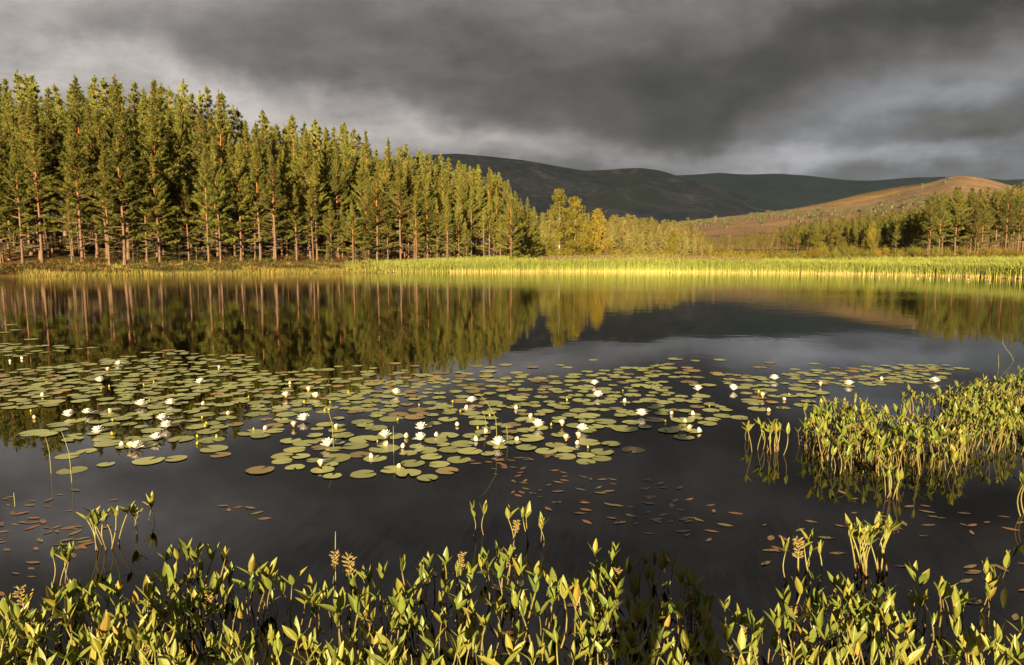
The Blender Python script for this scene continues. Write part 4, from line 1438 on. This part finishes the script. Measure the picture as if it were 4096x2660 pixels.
TOPS = np.array([(-300, 2500), (0, 2490), (60, 2360), (200, 2330), (380, 2300), (560, 2320), (640, 2220), (700, 2130), (800, 2170), (960, 2190), (1060, 2230), (1150, 2260), (1250, 2225), (1400, 2200), (1560, 2240),
                 (1680, 2180), (1800, 2140), (1900, 2210), (2000, 2150), (2120, 2230), (2250, 2280), (2350, 2270), (2400, 2150), (2500, 2130), (2640, 2160), (2780, 2240), (2880, 2260), (2980, 2400), (3060, 2440), (3150, 2290), (3230, 2230),
                 (3330, 2250), (3400, 2290), (3560, 2300), (3700, 2260), (3800, 2230), (3900, 2250), (3980, 2190), (4096, 2180), (4400, 2150)], float)
DENS = np.array([(-300, 1), (500, 1), (1000, .9), (1500, .8), (2100, .6), (2250, .42), (2400, 1.0), (2750, .9), (2900, .55), (3080, .32), (3200, .7), (3350, .85), (3500, 1), (3650, .65), (3900, .75), (4400, .8)], float)
bx = []
tries = 0
while len(bog) < 640 and tries < 60000:
    tries += 1
    px = rnd.uniform(-150, 4250)
    t0 = np.interp(px, TOPS[:, 0], TOPS[:, 1])
    h = max(.06, rnd.gauss(.14, .05))
    pt = rnd.uniform(t0, 2700)
    if rnd.random() > np.interp(px, DENS[:, 0], DENS[:, 1]): continue
    pb = top_to_base(px, pt, h * .8 + .075)
    p = on_water(px, pb)
    if p[1] < 2.12: continue
    if vnoise(p[0] * 1.0, p[1], 3.4, 81) < -.36 and pt < 2500: continue
    if any((p[0] - a) ** 2 + (p[1] - b) ** 2 < .024 ** 2 for a, b in bx): continue
    bx.append((p[0], p[1])); bog.append((p[0], p[1], h, 'near', px))
print('bog near', len(bog))
# small clumps and lone shoots with a place of their own
CL = [(430, 2195, 9, .07, .19, 'bogbean shoot in the small clump standing out from the near bed'), (550, 2130, 2, .02, .13, 'short bogbean shoot standing alone among brown floating leaves'),
      (250, 2330, 4, .04, .14, 'stunted bogbean shoot by the floating leaves at the edge of the near bed'),
      (600, 2080, 2, .02, .10, 'short bogbean shoot standing alone among brown floating leaves'), (2090, 2165, 3, .05, .17, 'long-stalked bogbean shoot reaching out over the open water'), (2170, 2180, 2, .04, .12, 'long-stalked bogbean shoot reaching out over the open water'),
      (1900, 2150, 2, .05, .13, 'long-stalked bogbean shoot reaching out over the open water'),
      (3080, 1800, 14, .13, .20, 'bogbean shoot in the tuft detached from the big bed'), (2985, 1762, 2, .03, .14, 'slim bogbean shoot alone beside the detached tuft'), (3570, 1992, 7, .05, .17, 'bogbean shoot in the little tuft before the big bed'),
      (3470, 2300, 18, .10, .23, 'bogbean shoot in the tall bright tuft rising from the near bed'), (3210, 2310, 5, .10, .19, 'bogbean shoot in the thin row beside the tall bright tuft')]
for px, py, n, sp, h, lab in CL:
    p = on_water(px, py)
    for k in range(n):
        bog.append((p[0] + rnd.gauss(0, sp * .5), p[1] + rnd.gauss(0, sp * .5), h * rnd.uniform(.8, 1.15), lab, px))
# the bed on the right
far_bed = [on_water(*q)[:2] for q in [(3190, 1770), (3250, 1700), (3420, 1665), (3600, 1650), (3750, 1640), (3900, 1600), (4096, 1560), (4500, 1560), (4600, 2140), (4250, 2130), (4096, 2080), (3930, 2000), (3700, 1900), (3480, 1905), (3330, 1900), (3220, 1850)]]
fmin, fmax = np.min(far_bed, 0), np.max(far_bed, 0)
fb = []
tries = 0
while len(fb) < 720 and tries < 40000:
    tries += 1
    x, y = rnd.uniform(fmin[0], fmax[0]), rnd.uniform(fmin[1], fmax[1])
    if not in_poly(x, y, far_bed) or pix_x(x, y) > 4200: continue
    if vnoise(x, y, 2.6, 83) < -.20: continue
    if any((x - a) ** 2 + (y - b) ** 2 < .036 ** 2 for a, b in fb): continue
    fb.append((x, y))
fb.sort(key=lambda q: q[1])
for x, y in fb: bog.append((x, y, max(.08, rnd.gauss(.165, .055)), 'bed', pix_x(x, y)))
ind = sorted(bog, key=lambda b: (b[1] if b[3] in ('near', 'bed') else 0))
n_ind = 0
def near_label(x, y, h):
    size = 'tall' if h > .17 else ('short' if h < .10 else 'three-leaved')
    where = 'near the straight rush in the near bed' if abs(x + .75) < .2 else ('in the bed around the tall bright tuft' if x > 1.1 else ('beside the photographer\'s shadow in the near bed' if .2 < x <= 1.1 else ('in the near bed below the small outlying clump' if x < -1.2 else 'in the middle of the near bed')))
    return size + ' bogbean shoot ' + where



LAB_NS = 'bogbean shoot standing in the photographer\'s shadow in the near bed'
LAB_F = 'three-leaved bogbean shoot in the front of the large bed at the right'
REST = {'near': dict(V=[], Q=[], S=[], SQ=[], ST=[], n1=0, n2=0), 'bed': dict(V=[], Q=[], S=[], SQ=[], ST=[], n1=0, n2=0)}
for (x, y, h, kind, px) in ind:
    si, lv = bog_plant_def(rnd)
    rz = rnd.uniform(0, 6.283)
    if n_ind < 300:
        n_ind += 1
        o = empty('bogbean_plant', (x, y, 0), rz)
        shade = abs(x - math.tan(math.radians(11)) * (y + .4)) < .27
        lab = (LAB_NS if shade else near_label(x, y, h)) if kind == 'near' else (LAB_F if kind == 'bed' else kind)
        tag(o, lab, 'bogbean', 'bogbean shoots: ' + lab.split('shoot ')[1])
        sm, tip = STEMM[si]
        st = obj('stem', sm, o); st.scale = (h * .8, h * .8, h * .80)
        for li, ps, L in lv:
            q = obj('leaflet', LEAFM[li], o)
            q.matrix_local = Matrix.Translation(Vector(tip) * h * .80) @ ps.to_4x4() @ Matrix.Scale(L, 4)
    else:
        B = REST['near' if kind == 'near' else 'bed']
        R = Matrix.Rotation(rz, 4, 'Z'); T0 = Matrix.Translation((x, y, 0)) @ R
        mb, tip = STEMG[si]; V, T, Q, C = mb.arrays()
        M4 = np.array(T0 @ Matrix.Scale(h * .8, 4))
        B['S'].append(V @ M4[:3, :3].T + M4[:3, 3]); B['SQ'].append(Q + B['n2']); B['ST'].append(T + B['n2']); B['n2'] += len(V)
        for li, ps, L in lv:
            V, Q = LEAFG[li]
            M4 = np.array(T0 @ Matrix.Translation(Vector(tip) * h * .80) @ ps.to_4x4() @ Matrix.Scale(L, 4))
            B['V'].append(V @ M4[:3, :3].T + M4[:3, 3]); B['Q'].append(Q + B['n1']); B['n1'] += len(V)
print('bog', len(bog))


def bog_mass_fn(g):
    geo = g.n('ShaderNodeNewGeometry')
    c = g.ramp(geo.outputs['Random Per Island'], [(0.0, (0.099, 0.149, 0.028)), (.35, (0.139, 0.177, 0.031)), (.7, (0.176, 0.197, 0.035)), (.95, (0.250, 0.220, 0.035)), (1.0, (.30, .20, .05))])
    n = g.noise(geo.outputs['Position'], 30.0, 4, .6)
    c = g.mix(g.rng(n, .5, .75, 0, .5), c, (.30, .24, .05, 1))
    p = principled(g, c, .42, .4)
    tr = g.n('ShaderNodeBsdfTranslucent'); g.l(c, tr.inputs[0])
    mx = g.n('ShaderNodeMixShader'); mx.inputs[0].default_value = .28
    g.l(p, mx.inputs[1]); g.l(tr.outputs[0], mx.inputs[2]); return mx.outputs[0]


M_BM = material('bogbean_mass', bog_mass_fn)
M_BMS = material('bogbean_mass_stem', lambda g: principled(g, (.14, .11, .035, 1), .5, .3))
for key, lab in (('near', 'outer fringe of bogbean shoots along the far side of the near bed'), ('bed', 'large bed of massed bogbean shoots standing in the water at the right')):
    B = REST[key]
    if not B['V']: continue
    root = empty('bogbean_bed', (0, 0, 0)); tag(root, lab, 'bogbean bed', None, 'stuff')
    o = obj('foliage', mesh_np('bogbean_foliage', np.concatenate(B['V']), np.concatenate(B['Q']), M_BM, smooth=True), root); o['kind'] = 'stuff'
    o = obj('stems', mesh_np('bogbean_stems', np.concatenate(B['S']), [np.concatenate(B['ST']), np.concatenate(B['SQ'])], M_BMS, smooth=True), root); o['kind'] = 'stuff'

# seed heads


def spike_meshes(seed):
    r = random.Random(seed); a = MB(); b = MB()
    a.tube([(0, 0, -.2), (.02, 0, .3), (.03, .02, .7), (.05, .02, 1.0)], [.022, .020, .017, .010], 6, (1, 1, 1))
    for k in range(30):
        t = .60 + .42 * k / 30; az = k * 2.4; p = np.array([.03 + .04 * (t - .6), .02, t])
        d = np.array([math.cos(az), math.sin(az), r.uniform(.2, .9)]); d /= np.linalg.norm(d); L = r.uniform(.07, .12)
        b.tube([p, p + d * L * .5, p + d * L, p + d * L * 1.55], [.008, .016, .022, .003], 5, (1, 1, 1))
        for q in range(2):
            b.tube([p + d * L, p + d * L * 1.2 + rng.normal(size=3) * .03], [.008, .002], 3, (1, 1, 1))
    return a.mesh('stalk', M_BSTEM, True), b.mesh('seed_head', M_SEED)


SPK = [spike_meshes(500 + k) for k in range(3)]
near_bog = [b for b in bog if b[3] == 'near']; bed_bog = [b for b in bog if b[3] == 'bed']
chosen = [(on_water(3195, top_to_base(3195, 2160, .22)), .22, 'tan bogbean seed spike standing free above the thin row'), (on_water(1435, top_to_base(1435, 2215, .21)), .21, 'pale golden bogbean seed spike bent over a bare stalk'),
          (on_water(2050, top_to_base(2050, 2085, .15)), .15, 'lone bogbean seed spike over open water')]
for b in rnd.sample(near_bog, 16): chosen.append((np.array([b[0] + rnd.uniform(-.05, .05), b[1] + rnd.uniform(-.05, .05), 0]), rnd.uniform(.13, .19), 'tan bogbean seed spike among the near shoots'))
for b in rnd.sample(bed_bog, 14): chosen.append((np.array([b[0] + rnd.uniform(-.05, .05), b[1] + rnd.uniform(-.05, .05), 0]), rnd.uniform(.13, .19), 'tan bogbean seed spike in the large bed at the right'))
for p, h, lab in chosen:
    o = empty('bogbean_seed_spike', (p[0], p[1], 0), rnd.uniform(0, 6.283), h); o.rotation_euler = (rnd.gauss(0, .12), rnd.gauss(0, .12), rnd.uniform(0, 6.283))
    tag(o, lab, 'seed spike', 'seed spikes of the ' + ('near bed' if 'near' in lab else 'right bed') if 'among' in lab or 'large' in lab else None)
    a, b = SPK[rnd.randrange(3)]; obj('stalk', a, o); obj('seed_head', b, o)

# ------------------------------------------------------------------ floating pondweed leaves
M_PW = [material('pondweed_%d' % k, (lambda c: lambda g: principled(g, g.mix(g.rng(g.noise(g.n('ShaderNodeTexCoord').outputs['Object'], 6, 4, .6), .4, .65), (*c, 1), (*[v * .55 for v in c], 1)),
        .35, .5))(c)) for k, c in enumerate([(.22, .135, .05), (.19, .155, .06), (.26, .12, .05), (.12, .09, .05)])]


def pw_mesh(seed, mat):
    r = random.Random(seed); n = 7; V, Q = [], []
    wd = r.uniform(.30, .48); bendz = r.uniform(.0, .06)
    for i in range(n):
        t = i / (n - 1); w = wd * math.sin(math.pi * min(.985, max(.03, t))) ** .75
        for j in (-1, 0, 1): V.append((t - .5, j * w * .5, (.008 if j else 0.0) + .3 * bendz * (t - .5) ** 2 * 4 * (1 if r.random() < .8 else .3)))
    for i in range(n - 1):
        for j in range(2): Q.append((i * 3 + j, (i + 1) * 3 + j, (i + 1) * 3 + j + 1, i * 3 + j + 1))
    return mesh_np('pondweed_leaf', V, np.array(Q), mat, smooth=True)


PWM = [pw_mesh(600 + k, M_PW[k % 4]) for k in range(12)]
pw_areas = [(85, [(1930, 1850), (2200, 1880), (2700, 1930), (2940, 2010), (2960, 2180), (2700, 2190), (2350, 2090), (2050, 1990)], 'brown pondweed leaf floating below the central lily pads', 'pondweed below the pads'),
            (60, [(-50, 2000), (250, 1960), (520, 1950), (620, 2040), (470, 2150), (300, 2230), (120, 2380), (-50, 2420)], 'brown pondweed leaf floating on the bright water at the left', 'pondweed on the left'),
            (24, [(3350, 1970), (3700, 1960), (4096, 2030), (4096, 2200), (3800, 2190), (3500, 2160)], 'brown pondweed leaf by the foot of the large bogbean bed', 'pondweed by the large bed'),
            (16, [(3000, 2070), (3400, 2090), (3420, 2200), (3100, 2280), (2950, 2260)], 'brown pondweed leaf near the thin bogbean row', 'pondweed near the thin row'),
            (7, [(880, 2000), (1080, 2030), (1060, 2080), (890, 2060)], 'stray pondweed leaf on the empty dark water', 'stray pondweed'),
            (26, [(2300, 1790), (2420, 1790), (2420, 1820), (2300, 1815), (2060, 1850), (1850, 1860), (1870, 1830), (2100, 1830)], 'reddish pondweed leaf at the frayed lower edge of the lily pads', 'pondweed at the pad edge'),
            (40, [(0, 2320), (4096, 2250), (4096, 2640), (0, 2640)], 'dull pondweed leaf between the stems of the near bogbean', 'pondweed between near stems')]
for n, poly, lab, grp in pw_areas:
    wp = [on_water(*p)[:2] for p in poly]; mn, mx_ = np.min(wp, 0), np.max(wp, 0); k = t = 0
    cx_ = [(rnd.uniform(mn[0], mx_[0]), rnd.uniform(mn[1], mx_[1])) for _ in range(max(3, n // 4))]
    while k < n and t < 5000:
        t += 1
        c = rnd.choice(cx_); x, y = c[0] + rnd.gauss(0, .22), c[1] + rnd.gauss(0, .22)
        if t > 2500: x, y = rnd.uniform(mn[0], mx_[0]), rnd.uniform(mn[1], mx_[1])
        if not in_poly(x, y, wp): continue
        o = obj('pondweed_leaf', rnd.choice(PWM), None, (x, y, rnd.uniform(.001, .003))); s = rnd.uniform(.04, .09)
        o.scale = (s, s, s); o.rotation_euler = (rnd.gauss(0, .015), rnd.gauss(0, .015), rnd.choice((0, math.pi)) + rnd.gauss(0, .7)); tag(o, lab, 'pondweed leaf', grp); k += 1

# ------------------------------------------------------------------ rush stems
M_RUSH = material('rush', lambda g: principled(g, (.20, .20, .05, 1), .5, .3))
for (bpx, bpy_), (tpx, tpy), bendx, lab in [((1335, 1790), (1302, 1620), .02, 'thin rush leaning beside the large open lily'), ((1990, 1785), (1915, 1575), .06, 'long arching rush over the central pads'), ((1948, 1720), (1932, 1640), 0, 'short rush beside the long arching one'),
                                            ((1575, 1812), (1573, 1703), 0, 'straight rush between two open lilies'), ((205, 1893), (180, 1745), .01, 'thin bare rush rising from the pale water'), ((288, 1930), (243, 1722), .02, 'tall thin rush through the pads near the pale water'),
                                            ((1342, 2330), (1342, 2125), 0, 'straight green rush rising from the near bogbean bed'), ((566, 2600), (548, 2465), 0, 'upright rush half hidden in the near bogbean'), ((4065, 1443), (4010, 1358), -.05, 'arching reed over the water behind the large bed'),
                                            ((3995, 1470), (3993, 1415), 0, 'tiny dead stalk standing behind the large bed'), ((60, 2025), (55, 1970), 0, 'stubby orange stalk among brown floating leaves'), ((2030, 1770), (2026, 1700), 0, 'fine rush by the cupped lily cluster')]:
    b = on_water(bpx, bpy_); t = at(tpx, tpy, b[1]); mb = MB(); m = (b + t) / 2 + np.array([bendx, 0, .02])
    mb.tube([(0, 0, -.08), (m - b) * .5, m - b, (m - b) * .35 + (t - b) * .65 + (bendx * .3, 0, 0), t - b], [.0022, .0022, .002, .0018, .001], 6)
    tag(obj('rush_stem', mb.mesh('rush_stem', M_RUSH, True), None, tuple(b)), lab, 'rush')

# ------------------------------------------------------------------ the photographer, whose shadow falls on the near plants


def photographer():
    J = {'pelvis': (0, 0, .82, .15), 'belly': (0, .02, .98, .15), 'chest': (0, .04, 1.18, .17), 'neck': (0, .06, 1.36, .065), 'head': (0, .10, 1.47, .095), 'crown': (0, .10, 1.56, .085)}
    for s, n in ((-1, 'l'), (1, 'r')):
        J.update({'hip' + n: (s * .11, 0, .78, .10), 'knee' + n: (s * .15, .03, .43, .065), 'ankle' + n: (s * .18, 0, .07, .045), 'toe' + n: (s * .20, .18, .03, .04),
                  'sho' + n: (s * .19, .04, 1.28, .075), 'elb' + n: (s * .30, .08, 1.06, .05), 'wri' + n: (s * .14, .27, 1.22, .036), 'hand' + n: (s * .06, .31, 1.27, .035)})
    names = list(J); E = [('pelvis', 'belly'), ('belly', 'chest'), ('chest', 'neck'), ('neck', 'head'), ('head', 'crown')]
    for n in 'lr': E += [('pelvis', 'hip' + n), ('hip' + n, 'knee' + n), ('knee' + n, 'ankle' + n), ('ankle' + n, 'toe' + n), ('chest', 'sho' + n), ('sho' + n, 'elb' + n), ('elb' + n, 'wri' + n), ('wri' + n, 'hand' + n)]
    me = bpy.data.meshes.new('person'); me.from_pydata([J[n][:3] for n in names], [(names.index(a), names.index(b)) for a, b in E], [])
    me.materials.append(material('dark_jacket', lambda g: principled(g, (.03, .04, .06, 1), .8, .2)))
    o = obj('person', me, None, (.02, -.55, float(ground_z(0.0, -.55))))
    sk = o.modifiers.new('skin', 'SKIN')
    for i, n in enumerate(names):
        v = me.skin_vertices[0].data[i]; v.radius = (J[n][3], J[n][3]); v.use_root = (n == 'pelvis')
    o.modifiers.new('smooth', 'SUBSURF').render_levels = 1
    tag(o, 'photographer in a dark jacket on the near bank, casting the shadow on the bogbean', 'person')


photographer()


def haze():
    bm = bmesh.new(); bmesh.ops.create_cube(bm, size=1.0, matrix=Matrix.Translation((0, 5000, 598)) @ Matrix.Diagonal((34000, 30000, 1204, 1)))
    me = bpy.data.meshes.new('haze'); bm.to_mesh(me); bm.free()
    m = bpy.data.materials.new('haze'); m.use_nodes = True; t = m.node_tree; t.nodes.clear(); g = NT(t)
    v = g.n('ShaderNodeVolumePrincipled'); v.inputs['Color'].default_value = (.45, .72, 1.0, 1); v.inputs['Density'].default_value = 1.1e-5
    o = g.n('ShaderNodeOutputMaterial'); g.l(v.outputs[0], o.inputs[1]); me.materials.append(m)
    tag(obj('haze', me), kind='stuff')


haze()
